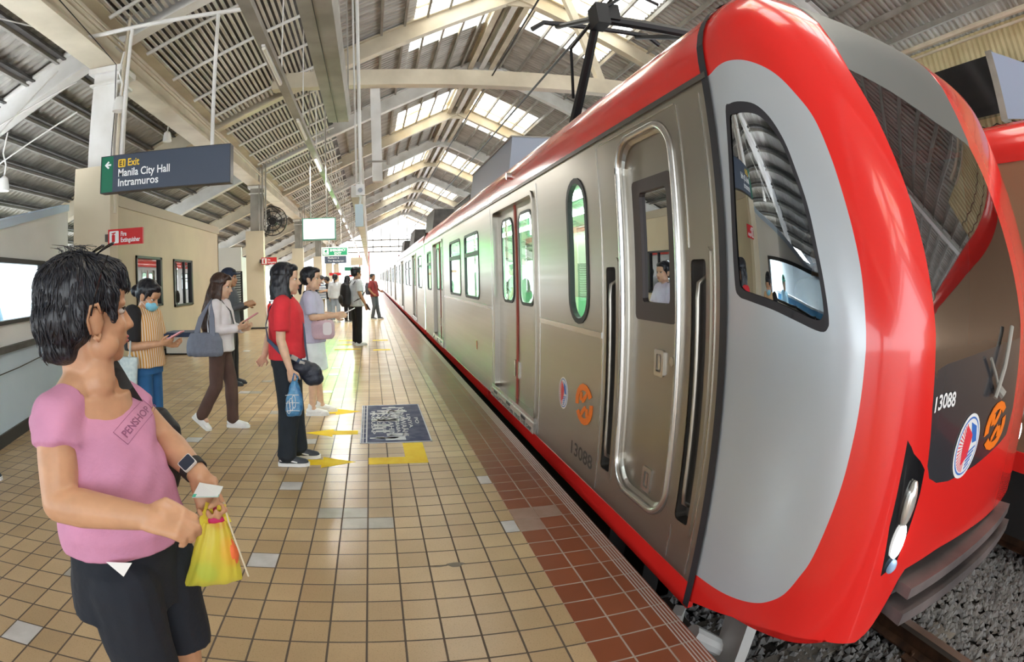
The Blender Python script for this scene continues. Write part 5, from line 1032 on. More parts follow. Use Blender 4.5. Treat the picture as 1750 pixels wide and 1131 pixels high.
    if cap:
        cb = Blob(); cb.ell(Q(-.015, 0, .048), (.106*hk, .090*hk, .085*hk), HF); cb.ell(Q(.10, 0, .045), (.075*hk, .070*hk, .010*hk), HF); cb.build('cap', cap, t, vox * .7, 2)
    t2 = dict(B=B, AR=AR, k=k, C=C, HF=HF, f=f, l=l, up=up, t=t); return t2
def strap(mb, pts, w, th=.004):
    """flat band through points, each with its outward normal"""
    vs = []
    for i, (p, nrm) in enumerate(pts):
        p = Vector(p); nrm = Vector(nrm).normalized(); d = (Vector(pts[min(i+1, len(pts)-1)][0]) - Vector(pts[max(i-1, 0)][0])).normalized(); s = d.cross(nrm).normalized() * w / 2
        vs += [p - s, p + s, p + s + nrm * th, p - s + nrm * th]
    n = len(pts); fs = [(0,1,2,3), (4*n-1, 4*n-2, 4*n-3, 4*n-4)] + [(4*i+k, 4*i+(k+1)%4, 4*i+4+(k+1)%4, 4*i+4+k) for i in range(n-1) for k in range(4)]
    mb.add(vs, fs); return mb
C_ = {k: cloth(k, c) for k, c in dict(pink_cotton=(.55, .25, .42), navy_twill=(.009, .013, .022), red_shirt_cloth=(.68, .03, .045), dark_trouser=(.012, .018, .027), lavender_cotton=(.52, .50, .66), white_denim=(.72, .76, .80), white_blouse=(.74, .70, .74), brown_trouser=(.085, .045, .036), blue_jeans=(.02, .115, .30), black_cloth=(.012, .012, .015), white_tee=(.66, .70, .75), maroon_shirt=(.26, .03, .035), khaki=(.45, .36, .25), pale_denim=(.30, .36, .45), grey_cloth=(.10, .11, .13), pale_shirt=(.55, .58, .64)).items()}
SH_W = mat('white_shoe', (.78, .78, .79), .5); SH_D = mat('dark_shoe', (.03, .036, .05), .5); SOLE = mat('white_sole', (.75, .75, .75), .5)
def striped(name, c1, c2, freq, vertical=True, axis=None):
    m = mat(name, c1, .85); n, l = nodes(m); b = n['Principled BSDF']; g = n.new('ShaderNodeNewGeometry'); s = n.new('ShaderNodeSeparateXYZ'); l.new(g.outputs['Position'], s.inputs[0])
    mu = n.new('ShaderNodeMath'); mu.operation = 'MULTIPLY'; mu.inputs[1].default_value = freq
    if vertical: ad = n.new('ShaderNodeMath'); ad.operation = 'ADD'; l.new(s.outputs['X'], ad.inputs[0]); l.new(s.outputs['Y'], ad.inputs[1]); l.new(ad.outputs[0], mu.inputs[0])
    else: l.new(s.outputs['Z'], mu.inputs[0])
    fr = n.new('ShaderNodeMath'); fr.operation = 'FRACT'; l.new(mu.outputs[0], fr.inputs[0]); gt = n.new('ShaderNodeMath'); gt.operation = 'GREATER_THAN'; gt.inputs[1].default_value = .5; l.new(fr.outputs[0], gt.inputs[0])
    mx = n.new('ShaderNodeMix'); mx.data_type = 'RGBA'; mx.inputs[6].default_value = (*c1, 1); mx.inputs[7].default_value = (*c2, 1); l.new(gt.outputs[0], mx.inputs[0]); l.new(mx.outputs[2], b.inputs['Base Color']); return m
def phone(name, label, c, F, m, size=(.15, .072, .009)):
    f, l, u = F; c = Vector(c); t = thing(name, label, 'phone', c); a = MB(); P = lambda x, y, z: c + f * x + l * y + u * z
    a.prism(roundrect(-size[0]/2, size[0]/2, -size[1]/2, size[1]/2, .01, 3), lambda x, y, z: P(x, y, z), -size[2]/2, size[2]/2); a.build('case', m, t)
    a = MB(); a.prism(roundrect(-size[0]/2+.006, size[0]/2-.006, -size[1]/2+.004, size[1]/2-.004, .007, 3), lambda x, y, z: P(x, y, z), size[2]/2, size[2]/2+.001); a.build('screen', M['black_gloss'], t); return t
# ------------------------------------------------------------------ woman in the red shirt
r = figure('person', 'woman in a red collared shirt with a black bob, holding a blue plastic bag', (-.645, 4.19, 0), 0, 1.545, 'light', C_['red_shirt_cloth'], C_['dark_trouser'], SH_D, SOLE, 'bob', build=1.04, shirt_len=.86, collar=True, sleeve=.50, vox=.008,
    arms={'R': ((-.01, -.215, 1.02), (.055, -.235, .80), (.18, .0, -1)), 'L': ((-.16, .20, 1.04), (-.20, .08, .86), (-.3, -.7, -.5))}, legs={'R': ((.01, -.095, .47), (-.03, -.10, .085)), 'L': ((.02, .085, .47), (.04, .10, .085))}, pant_w=1.16, hand_kw={'R': dict(curl=.75, n=(0, 1, 0), side=(1, 0, 0))}, shirt_w=1.03, head_yaw=4)
B = r['B']
for c_s in [c for c in bpy.data.objects if c.parent == r['t'] and c.name.startswith('shoe')]:
    bb = [v.co for v in c_s.data.vertices]; y0 = min(v.y for v in bb); x0 = min(v.x for v in bb); ym = (y0 + max(v.y for v in bb)) / 2
    a = MB()
    tr_ = BVHTree.FromPolygons([v.co.copy() for v in c_s.data.vertices], [tuple(p.vertices) for p in c_s.data.polygons])
    def on_shoe(dx, z):
        h = tr_.ray_cast(V3(x0 + dx, y0 - .1, z), V3(0, 1, 0)); return (h[0] if h[0] is not None else V3(x0 + dx, ym, z)) + V3(0, -.002, 0)
    for p, q_ in (((.02, .075), (.06, .055)), ((.06, .055), (.11, .045)), ((.11, .045), (.15, .034)), ((.015, .05), (.06, .046))): a.tube([on_shoe(*p), on_shoe(*q_)], [.007, .005], 6)
    a.build('white_flash', SOLE, c_s)
bg_ = thing('plastic_bag', 'crumpled blue plastic bag in the red-shirted woman\'s hand', 'bag', B(.09, -.24, .45))
q = Blob(); q.rings([(B(.085, -.245, .72), r['f'] * .018, r['l'] * .015), (B(.085, -.25, .66), r['f'] * .045, r['l'] * .03), (B(.075, -.25, .58), r['f'] * .06, r['l'] * .045), (B(.07, -.25, .50), r['f'] * .065, r['l'] * .05), (B(.07, -.25, .45), r['f'] * .045, r['l'] * .035)], 20)
q.build('bag_body', noisy(mat('blue_bag', (.02, .16, .36), .3), (.012, .10, .28), (.10, .30, .52), 18, bump=.5, bscale=40), bg_, .007, 2, (.012, 26))
a = MB(); a.tube([B(.10, -.262, .71), B(.115, -.255, .75), B(.085, -.245, .775), B(.07, -.245, .72)], .006, 6); a.build('handle', noisy(mat('blue_bag_handle', (.02, .16, .36), .3), (.012, .10, .28), (.10, .30, .52), 18), bg_)
a = MB()
for q_ in range(3): a.tube([B(.04 + .014 * math.cos(z_) + .02 * q_, -.306 + .004 * q_, .53 + .05 * math.sin(z_) + .02 * q_) for z_ in [k * .6 for k in range(11)]], .0022, 4)
for z_ in (.50, .56, .62): a.tube([B(.02, -.302, z_), B(.06, -.308, z_ + .006), B(.12, -.295, z_)], .0022, 4)
a.build('white_print', M['white'], bg_)
wb = thing('waist_bag', 'dark navy sling bag at the red-shirted woman\'s front hip', 'bag', B(.17, -.10, .80))
q = Blob(); q.ell(B(.13, -.13, .80), (.09, .075, .06), (r['f'], r['l'], r['up'])); q.ell(B(.20, -.11, .755), (.085, .075, .075), (r['f'], r['l'], r['up'])); q.ell(B(.215, -.11, .715), (.075, .075, .06), (r['f'], r['l'], r['up'])); q.build('bag_body', cloth('navy_nylon', (.022, .027, .045), 60, .4, .5), wb, .007, 3, (.008, 20))
a = MB(); strap(a, [(B(.15, -.16, .84), (.3, -1, 0)), (B(.08, -.185, .88), (.1, -1, 0)), (B(-.02, -.19, .93), (-.1, -1, 0)), (B(-.12, -.14, 1.02), (-.8, -.6, 0)), (B(-.15, -.05, 1.12), (-1, -.2, 0)), (B(-.13, .05, 1.25), (-1, 0, .2)), (B(-.06, .11, 1.345), (-.4, 0, 1)), (B(.02, .12, 1.345), (.2, 0, 1)), (B(.11, .05, 1.24), (1, 0, .3)), (B(.145, -.03, 1.1), (1, -.1, 0)), (B(.155, -.06, .95), (1, -.3, 0)), (B(.17, -.08, .84), (1, -.2, 0))], .032); a.build('strap', mat('blue_webbing', (.05, .09, .16), .7), wb)
a = MB(); a.box(-.025, .025, -.004, .004, -.016, .016, M=Matrix.Translation(B(.085, -.198, .885)) @ Matrix.Rotation(.5, 4, 'Y')); a.box(-.02, .02, -.004, .004, -.012, .012, M=Matrix.Translation(B(.14, -.185, .845)) @ Matrix.Rotation(.4, 4, 'Y')); a.build('buckle', M['grey_steel'], wb)
# ------------------------------------------------------------------ girl in lavender
r = figure('person', 'young woman in a lavender tee and white knee shorts, arms stretched forward', (-.62, 5.80, 0), 0, 1.545, 'light', C_['lavender_cotton'], C_['white_denim'], SH_W, SOLE, 'tail', head_yaw=-14, shirt_len=.80, shirt_w=1.06, sleeve=.62, skirt=.50, vox=.009,
    arms={'R': ((.03, -.20, 1.07), (.26, -.13, 1.08), (1, .15, .05)), 'L': ((.05, .19, 1.08), (.26, .03, 1.08), (1, -.1, .05))}, legs={'R': ((.01, -.085, .47), (-.02, -.085, .085)), 'L': ((.02, .085, .47), (.06, .09, .085))})
B = r['B']
cr_ = thing('shoulder_bag', 'small pink handbag hanging at the lavender girl\'s front', 'bag', B(.16, -.12, .95)); q = Blob(); q.rings([(B(.13, -.15, h), r['f'] * x, r['l'] * y) for h, x, y in ((.84, .10, .055), (.88, .125, .065), (1.0, .125, .065), (1.04, .10, .05))], 20); q.build('bag_body', cloth('pale_pink_leather', (.62, .44, .52), 50, .2, .5), cr_, .008, 4)
a = MB(); a.prism(roundrect(.14, .23, .89, 1.02, .03, 5), lambda x, z, t_: B(x, -.222 - t_, z), 0, .02); a.build('front_pocket', mat('white_pink', (.78, .72, .76), .5), cr_)
a = MB(); strap(a, [(B(.10, -.19, 1.03), (.2, -1, 0)), (B(.06, -.20, 1.1), (.2, -1, 0)), (B(.04, -.16, 1.26), (.4, -.8, .2)), (B(.0, -.10, 1.352), (0, -.2, 1)), (B(-.07, .0, 1.34), (-.6, 0, .8)), (B(-.12, .1, 1.2), (-1, 0, 0)), (B(-.13, .12, 1.05), (-1, .2, 0))], .03); a.build('strap', M['black'], cr_)
phone('phone', 'white phone held out by the lavender girl', B(.40, -.05, 1.12), frame_of(0, 25), mat('white_phone', (.75, .75, .76), .3))
# ------------------------------------------------------------------ woman in stripes with mask
r = figure('person', 'woman in a yellow striped top and blue face mask looking down at a phone', (-1.74, 4.03, 0), -8, 1.485, 'tan', striped('yellow_stripes', (.72, .62, .50), (.62, .31, .06), 34), C_['blue_jeans'], SH_W, SOLE, 'bun', head_pitch=-26, head_yaw=-4, head_off=(.045, -.035), build=1.1, mask=cloth('mask_blue', (.22, .58, .78), 60, .1, .7), sleeve=.55, shirt_len=.86, vox=.008,
    arms={'R': ((.0, -.215, 1.04), (.22, -.12, 1.06), (1, .2, .12)), 'L': ((.05, .19, 1.05), (.24, .04, 1.03), (1, -.2, .1))}, hand_kw={'R': dict(curl=.8, n=(0, .7, .7), side=(0, .3, 1)), 'L': dict(curl=.8, n=(0, -.5, .8), side=(0, -.3, 1))})
B = r['B']; Sh, E_, W_1, d_ = r['AR']['R']
q = Blob(); q.sleeve(lerp(Sh, E_, -.1), lerp(Sh, E_, .84), .079 * r['k'], .076 * r['k']); q.cone(lerp(Sh, E_, -.05) + r['up'] * .004, lerp(Sh, E_, .2), .078 * r['k'], .078 * r['k']); q.rings([(B(-.045, -.045, h), r['f'] * (x * r['k']), r['l'] * (y * r['k'])) for h, x, y in ((1.0, .11, .14), (1.12, .115, .145), (1.22, .105, .148), (1.29, .085, .13), (1.325, .045, .07))]); q.build('black_yoke', C_['black_cloth'], r['t'], .008, 4)
phone('phone', 'phone in a pink case held by the masked woman', B(.335, -.08, 1.12), frame_of(-8, 25), mat('pink_case', (.75, .35, .42), .4))
tb1 = thing('tote_bag', 'pale blue tote bag on the masked woman\'s shoulder', 'bag', B(-.06, -.26, .8)); q = Blob(); q.rings([(B(-.075, -.285, h), r['f'] * x, r['l'] * y) for h, x, y in ((.70, .115, .045), (.74, .13, .055), (.92, .155, .05), (.97, .16, .035))], 20); q.build('bag_body', noisy(mat('pale_blue_canvas', (.50, .61, .64), .7), (.44, .56, .60), (.58, .68, .70), 40, bump=.3, bscale=120), tb1, .008, 3)
a = MB(); a.tube([B(-.16, -.31, .96), B(-.12, -.27, 1.15), B(-.04, -.20, 1.335), B(.02, -.25, 1.15), B(.03, -.31, .96)], .008, 7); a.tube([B(-.05, -.345, .97), B(-.06, -.345, .80)], .005, 5); a.build('handle', mat('tote_handle', (.40, .45, .46), .6), tb1)
# ------------------------------------------------------------------ girl with long hair walking
r = figure('person', 'young woman with very long dark hair and brown trousers walking with a phone', (-1.44, 5.16, 0), -4, 1.50, 'light', C_['white_blouse'], C_['brown_trouser'], SH_W, SOLE, 'long', hairm=HAIRB, head_pitch=-8, sleeve=1.5, shirt_len=.82, vox=.008, lean=3,
    arms={'R': ((.02, -.20, 1.04), (.23, -.12, 1.06), (1, .25, .25)), 'L': ((.06, .18, 1.05), (.25, .02, 1.03), (1, -.25, .25))}, legs={'R': ((-.04, -.08, .47), (-.225, -.085, .155), -40), 'L': ((.07, .08, .47), (.06, .085, .085))}, hand_kw={'R': dict(curl=.8, n=(0, .7, .7), side=(0, .3, 1)), 'L': dict(curl=.8, n=(0, -.5, .8), side=(0, -.3, 1))}, shirt_w=1.05)
B = r['B']
phone('phone', 'pink phone held up by the girl with very long hair', B(.345, -.06, 1.16), frame_of(-4, 30), mat('rose_case', (.65, .22, .30), .4))
hb2 = thing('shoulder_bag', 'quilted grey-blue shoulder bag on the long-haired girl\'s hip', 'bag', B(-.06, -.25, .9)); q = Blob(); q.rings([(B(-.07, -.27, h), r['f'] * x, r['l'] * y) for h, x, y in ((.80, .17, .06), (.84, .185, .075), (.96, .175, .07), (1.03, .14, .05))], 24); q.build('bag_body', cloth('quilted_grey_blue', (.16, .18, .24), 22, .6, .8), hb2, .009, 3, (.006, 24))
a = MB(); strap(a, [(B(-.15, -.30, 1.0), (-.2, -1, 0)), (B(-.11, -.265, 1.17), (0, -1, 0)), (B(-.03, -.185, 1.345), (0, -.3, 1)), (B(.0, -.25, 1.17), (0, -1, 0)), (B(.03, -.31, 1.0), (0, -1, 0))], .05, .01); a.build('strap', cloth('grey_blue_strap', (.18, .20, .26), 30, .4), hb2)
a = MB(); strap(a, [(B(.13, .08, .85), (1, 0, 0)), (B(.155, .0, 1.05), (1, 0, 0)), (B(.13, -.06, 1.22), (1, 0, .2)), (B(.03, -.09, 1.345), (.2, 0, 1))], .025, .004); a.build('lanyard', M['black'], hb2)
# ------------------------------------------------------------------ man in a navy cap behind her
r = figure('person', 'man in a navy cap, mostly hidden behind the girl with long hair', (-1.93, 7.5, 0), -5, 1.60, 'tan', C_['grey_cloth'], C_['black_cloth'], SH_D, SH_D, 'short', cap=cloth('navy_cap', (.025, .035, .07), 60, .2), sleeve=1.4, vox=.011, arms={'R': ((.02, -.20, 1.04), (.26, -.10, 1.12), (1, .2, .2)), 'L': ((.05, .19, 1.05), (.27, .02, 1.10), (1, -.2, .2))})
# ------------------------------------------------------------------ man with the backpack
r = figure('person', 'man in a white tee and black trousers wearing a black backpack', (-.30, 11.85, 0), 25, 1.655, 'tan', C_['white_tee'], C_['black_cloth'], SH_W, SOLE, 'short', head_yaw=5, sleeve=.55, shirt_len=.80, shirt_w=1.05, vox=.011, build=1.02, arms={'R': ((-.02, -.225, 1.05), (.09, -.24, .84), (.3, .1, -1)), 'L': ((.02, .21, 1.05), (.10, .20, .86), (.3, 0, -1))})
B = r['B']
bp1 = thing('backpack', 'black backpack on the man in the white tee', 'backpack', B(-.2, 0, 1.0)); q = Blob(); q.rings([(B(-.245, 0, h), r['f'] * x, r['l'] * y) for h, x, y in ((.80, .07, .13), (.86, .10, .155), (1.1, .105, .155), (1.24, .08, .13), (1.29, .04, .08))], 22); q.build('bag_body', cloth('black_nylon', (.018, .018, .022), 40, .3, .6), bp1, .011, 3, (.006, 14)); q = Blob(); q.ell(B(-.34, 0, .95), (.045, .12, .10), (r['f'], r['l'], r['up'])); q.build('pocket', cloth('black_pocket', (.024, .024, .028), 40, .3, .6), bp1, .011, 2)
a = MB()
for s in (-.10, .10): strap(a, [(B(-.12, s, 1.24), (-.5, 0, 1)), (B(-.03, s * 1.1, 1.352), (0, 0, 1)), (B(.10, s * 1.1, 1.26), (1, 0, .4)), (B(.13, s * 1.3, 1.1), (1, 0, 0)), (B(.03, s * 1.75, .98), (0, s, 0)), (B(-.12, s * 1.5, .90), (-1, s, 0))], .045, .01)
a.build('strap', M['black'], bp1); phone('phone', 'black phone in the backpack man\'s lowered hand', B(.13, -.265, .79), frame_of(25, -60), M['black'])
# ------------------------------------------------------------------ far man in maroon
r = figure('person', 'man in a maroon shirt leaning towards the train, far down the platform', (.13, 19.3, 0), -35, 1.56, 'brown', C_['maroon_shirt'], C_['grey_cloth'], SH_D, SOLE, 'short', head_yaw=-10, lean=-6, sleeve=.55, vox=.012, legs={'R': ((.05, -.09, .47), (-.04, -.09, .085)), 'L': ((.04, .085, .47), (.12, .09, .085))}, arms={'R': ((-.04, -.22, 1.05), (.10, -.20, .88), (.7, .3, -.6)), 'L': ((.02, .21, 1.06), (.18, .16, .97), (1, 0, -.1))})
B = r['B']
bp2 = thing('backpack', 'grey backpack on the far man in maroon', 'backpack', B(-.22, 0, 1.05)); q = Blob(); q.rings([(B(-.235, 0, h), r['f'] * x, r['l'] * y) for h, x, y in ((.86, .07, .12), (.92, .10, .14), (1.15, .10, .14), (1.28, .05, .09))], 18); q.build('bag_body', cloth('grey_nylon', (.06, .065, .085), 40, .3, .6), bp2, .012, 3); a = MB()
for s in (-.09, .09): strap(a, [(B(-.10, s, 1.25), (-.5, 0, 1)), (B(-.02, s, 1.352), (0, 0, 1)), (B(.12, s, 1.24), (1, 0, .3)), (B(.12, s * 1.4, 1.06), (1, 0, 0))], .04, .01)
a.build('strap', M['black'], bp2)
# ------------------------------------------------------------------ waiting group
r = figure('person', 'person in a striped tee and dark cap in the waiting group', (-1.60, 18.4, 0), -15, 1.53, 'light', striped('blue_white_stripes', (.62, .64, .68), (.20, .25, .36), 13, False), C_['khaki'], SH_W, SOLE, 'short', cap=cloth('dark_cap', (.05, .05, .055), 40, .2), mask=M['white'], head_pitch=-10, sleeve=.55, shirt_w=1.12, vox=.012, arms={'R': ((.02, -.22, 1.06), (.20, -.1, 1.10), (1, .2, .2)), 'L': ((.05, .19, 1.06), (.2, 0, 1.06), (1, -.2, .2))})
B = r['B']; bp3 = thing('backpack', 'black backpack behind the person in the striped tee', 'backpack', B(-.2, 0, 1.0)); q = Blob(); q.rings([(B(-.22, 0, h), r['f'] * x, r['l'] * y) for h, x, y in ((.82, .06, .12), (.9, .09, .14), (1.12, .09, .14), (1.25, .04, .09))], 18); q.build('bag_body', C_['black_cloth'], bp3, .012, 3)
r = figure('person', 'stooping man in dark clothes with head bowed in the waiting group', (-1.38, 18.8, 0), 160, 1.50, 'brown', C_['black_cloth'], C_['pale_denim'], SH_D, SOLE, 'short', head_pitch=-28, lean=8, vox=.012, arms={'R': ((.06, -.20, 1.05), (.22, -.1, 1.02), (1, .2, 0)), 'L': ((.06, .2, 1.05), (.22, .05, 1.02), (1, -.2, 0))})
r = figure('person', 'woman in a white top and pale jeans seen from behind, hair in a bun', (-1.14, 18.2, 0), 80, 1.57, 'light', C_['pale_shirt'], C_['pale_denim'], SH_W, SOLE, 'tail', sleeve=1.5, shirt_len=.80, shirt_w=1.12, vox=.012, pants_len=.9)
B = r['B']; tt = thing('tote_bag', 'cream tote bag on the shoulder of the woman in white', 'bag', B(0, -.25, .9)); q = Blob(); q.rings([(B(0, -.26, h), r['f'] * x, r['l'] * y) for h, x, y in ((.72, .14, .04), (.8, .15, .05), (1.0, .15, .04))], 18); q.build('bag_body', cloth('cream_canvas', (.60, .55, .40), 50, .2), tt, .012, 3); a = MB(); a.tube([B(-.08, -.28, .99), B(-.03, -.20, 1.345), B(.08, -.28, .99)], .008, 6); a.build('handle', cloth('cream_handle', (.60, .55, .40), 50, .2), tt)
r = figure('person', 'woman in black trousers beside the woman in white, arm raised to her bag', (-.74, 18.2, 0), 60, 1.52, 'tan', C_['khaki'], C_['black_cloth'], SH_D, SOLE, 'long', vox=.012, sleeve=.7, arms={'R': ((.06, -.2, 1.12), (.10, -.10, 1.25), (0, .6, .6)), 'L': ((0, .21, 1.05), (.05, .2, .85), (.2, 0, -1))}, pants_len=.95)
B = r['B']; tt = thing('handbag', 'tan handbag hugged by the woman in black trousers', 'bag', B(.1, -.2, 1.15)); q = Blob(); q.ell(B(.06, -.22, 1.14), (.13, .07, .10), (r['f'], r['l'], r['up'])); q.build('bag_body', cloth('tan_leather', (.34, .2, .12), 50, .2, .5), tt, .012, 3)
# ------------------------------------------------------------------ clerk behind the ticket window and the driver in the cab
r = figure('person', 'clerk in a pale blue shirt sitting behind the ticket room window', (-4.35, 5.15, .02), -60, 1.5, 'tan', cloth('clerk_blue', (.35, .55, .66), 30, .2), C_['black_cloth'], SH_D, SH_D, 'short', cap=cloth('green_cap', (.04, .32, .2), 40, .2), vox=.012)
r = figure('person', 'driver in dark clothes at the window of the train cab', (2.28, 2.12, .08), -78, 1.55, 'brown', C_['black_cloth'], C_['black_cloth'], SH_D, SH_D, 'short', vox=.012, arms={'R': ((.06, -.22, 1.08), (.26, -.16, 1.0), (1, .2, 0)), 'L': ((.06, .22, 1.08), (.26, .16, 1.0), (1, -.2, 0))})
# ================================================================== WOMAN IN PINK (nearest)
from mathutils.bvhtree import BVHTree
wp_ = thing('person', 'older woman in a pink tee with short black hair, nearest to the camera', 'person', (-.61, 1.12, 0))
TF = frame_of(-24); tf, tl_, tu = TF
HC = V3(-0.628, 1.120, 1.365); HFr = frame_of(45, 1, 0); hf, hl, hu = HFr; k1 = 1.03
Q = lambda a, s, h: HC + hf * (a*k1) + hl * (s*k1) + hu * (h*k1)
PT = {'ShR': V3(-0.659, 1.000, 1.150), 'ElR': V3(-0.635, 0.920, 0.985), 'WrR': V3(-0.433, 0.900, 0.989), 'ShL': V3(-0.614, 1.250, 1.136), 'ElL': V3(-0.522, 1.270, 1.038), 'WrL': V3(-0.406, 1.190, 0.973)}
sk1 = skinmat('skin_warm', (.56, .31, .18)); b = Blob(); head_shape(b, HC, HFr, k1)
b.cone(Q(-.02, 0, -.05), V3(-0.639, 1.120, 1.201), .052, .058); b.cone(Q(.015, 0, -.075), V3(-0.603, 1.100, 1.205), .040, .044)
nb_ = V3(-0.641, 1.120, 1.183)
b.chain([nb_ + tu*.035, lerp(nb_, PT['ShR'], .55) + tu*.012, PT['ShR']], [.050, .046, .046]); b.chain([nb_ + tu*.035, lerp(nb_, PT['ShL'], .55) + tu*.012, PT['ShL']], [.050, .046, .044])
b.rings([(V3(-0.637, 1.120, 1.178), tf*.075, tl_*.11), (V3(-0.625, 1.110, 1.032), tf*.10, tl_*.13), (V3(-0.587, 1.100, 0.862), tf*.10, tl_*.13), (V3(-0.611, 1.110, 0.732), tf*.09, tl_*.13)])
b.chain([PT['ShR'], lerp(PT['ShR'], PT['ElR'], .5), PT['ElR']], [.050, .047, .040]); b.chain([PT['ElR'], lerp(PT['ElR'], PT['WrR'], .3), PT['WrR']], [.040, .042, .027])
b.chain([PT['ShL'], lerp(PT['ShL'], PT['ElL'], .5), PT['ElL']], [.048, .045, .038]); b.chain([PT['ElL'], lerp(PT['ElL'], PT['WrL'], .3), PT['WrL']], [.038, .040, .026])
hand_shape(b, PT['WrR'], (1, -.06, -.06), (-.1, .55, -.8), (.2, .5, .6), .98, curl=1.12, spread=.04, thumb=[PT['WrR'] + V3(.045, .018, .028), PT['WrR'] + V3(.075, .022, .012), PT['WrR'] + V3(.092, .020, -.010)])
hand_shape(b, PT['WrL'], (.30, -.12, -1), (.30, -.93, .15), (1, .3, 0), .98, curl=1.22, spread=.05, thumb=[PT['WrL'] + V3(.040, -.020, -.030), PT['WrL'] + V3(.048, -.050, -.045), PT['WrL'] + V3(.038, -.072, -.050)])
for x, y in ((-.585, 1.03), (-.545, 1.21)): b.chain([V3(x, y, .74), V3(x, y, .43), V3(x - .02, y, .08)], [.075, .055, .034]); b.cone(V3(x - .02, y, .07), V3(x + .03, y, .05), .036, .03)
body1 = b.build('body', sk1, wp_, .0052, 3)
face_bits(HC, HFr, k1, wp_)
# ear folds
a = MB(); a.tube([Q(-.018, -.084, -.045), Q(-.026, -.088, -.015), Q(-.018, -.089, .010), Q(0, -.087, .014), Q(.008, -.083, -.004)], [.003, .0045, .005, .0045, .003], 7); a.tube([Q(-.012, -.084, -.05), Q(-.002, -.082, -.058), Q(.004, -.079, -.046)], [.005, .006, .003], 7); a.build('ear_rim', sk1, wp_, smooth='all')
# hair: cap of short hair with loose strands
hb = Blob(); hb.ell(Q(-.020, 0, .045), (.104*k1, .088*k1, .080*k1), HFr); hb.ell(Q(-.055, 0, -.015), (.074*k1, .080*k1, .080*k1), HFr); hb.ell(Q(-.068, 0, -.075), (.046*k1, .056*k1, .038*k1), HFr); hb.ell(Q(.048, 0, .070), (.046*k1, .062*k1, .040*k1), HFr); hb.ell(Q(.070, 0, .048), (.026*k1, .052*k1, .020*k1), HFr)
for s in (1, -1): hb.cone(Q(.035, .066*s, .035), Q(.038, .070*s, -.020), .020*k1, .007*k1); hb.cone(Q(-.035, .074*s, .02), Q(-.045, .074*s, -.045), .020*k1, .014*k1)
HAIR1 = hairmat('short_black_hair', (.008, .008, .011), (.05, .055, .07))
hair1 = hb.build('hair', HAIR1, wp_, .0055, 2, (.006, 34))
rs_ = random.Random(11); a = MB(); tree_ = BVHTree.FromPolygons([v.co.copy() for v in hair1.data.vertices], [tuple(p.vertices) for p in hair1.data.polygons])
crown_ = Q(-.055, 0, .05)
for i in range(1500):
    th = rs_.uniform(0, 2*PI); ph = rs_.uniform(.05, 2.3); d0 = hf * (math.sin(ph) * math.cos(th)) + hl * (math.sin(ph) * math.sin(th)) + hu * math.cos(ph)
    hit = tree_.ray_cast(HC + hu * .02 + d0 * .3, -d0)
    if hit[0] is None: continue
    p = hit[0]; nrm = hit[1]; fl_ = (p - Q(-.03, 0, .125)); g_2 = (fl_ * .6 + V3(0, 0, -1) * .10 + V3(rs_.gauss(0, .03), rs_.gauss(0, .03), rs_.gauss(0, .03))); g_2 = (g_2 - nrm * g_2.dot(nrm)).normalized()
    L_ = rs_.uniform(.025, .055); lift = rs_.choice((.0, .0, .002, .004)); q = [p - nrm * .004]
    for j in range(1, 5):
        x = p + g_2 * (L_ * j / 4); h2 = tree_.find_nearest(x); q.append(h2[0] + h2[1] * (.0022 + lift * j / 4))
    a.tube(q, [.0012, .0017, .0016, .0012, .0004], 4, caps=False)
for i in range(26):
    p = Q(-.03 + rs_.uniform(-.03, .05), rs_.uniform(-.06, .05), .128); a.tube([p, p + V3(rs_.uniform(-.02, .01), rs_.uniform(-.01, .01), .008), p + V3(rs_.uniform(-.045, .012), rs_.uniform(-.015, .015), .012)], [.001, .001, .0003], 4, caps=False)
a.build('strands', HAIR1, hair1, smooth='all')
# pink tee
sb = Blob(); ring_ = lambda c, x, y, t=0: (c, tf * x - tu * t, tl_ * y)
sb.rings([ring_(V3(-0.592, 1.110, 0.835), .136, .170), ring_(V3(-0.588, 1.110, 0.867), .140, .172), ring_(V3(-0.588, 1.100, 0.890), .142, .166), ring_(V3(-0.595, 1.100, 0.966), .136, .158), ring_(V3(-0.619, 1.110, 1.054), .124, .155), ring_(V3(-0.635, 1.115, 1.111), .112, .166), ring_(V3(-0.644, 1.120, 1.140), .096, .162, .010), ring_(V3(-0.643, 1.120, 1.173), .070, .120, .020)], 30)
for S in ('R', 'L'):
    Sh, El = PT['Sh' + S], PT['El' + S]; n0 = lerp(nb_, Sh, .62)
    sb.cone(n0 + tu * .008, Sh, .050, .058); e = lerp(Sh, El, .36); sb.cone(lerp(Sh, nb_, .3) - tu * .05, lerp(Sh, El, .2), .062, .056); sb.cone(Sh, lerp(Sh, El, .15), .058, .058); sb.sleeve(lerp(Sh, El, .02), e, .058, .060)
PINK = cloth('pink_jersey', (.60, .27, .43), 90, .12, .8); tee = sb.build('shirt', PINK, wp_, .0055, 12)
N_ = [v.normal.copy() for v in tee.data.vertices]
for v, n_v in zip(tee.data.vertices, N_):      # soft drag folds from the far shoulder down to the near hip
    q = v.co; w_ = q.x * .9 + q.y * .5 - q.z * .75; fold = math.sin(w_ * 78 + 2.2 * mnoise.noise(q * 7)) * mnoise.noise(V3(q.x * 5, q.y * 5, q.z * 3) + V3(3, 1, 7)); kf = min(1, max(0, (q - (nb_ + tu * .055 + tf * .022)).length / .10 - .9)); v.co = v.co + n_v * (kf * .0065 * fold + kf * .005 * mnoise.noise(q * 13))
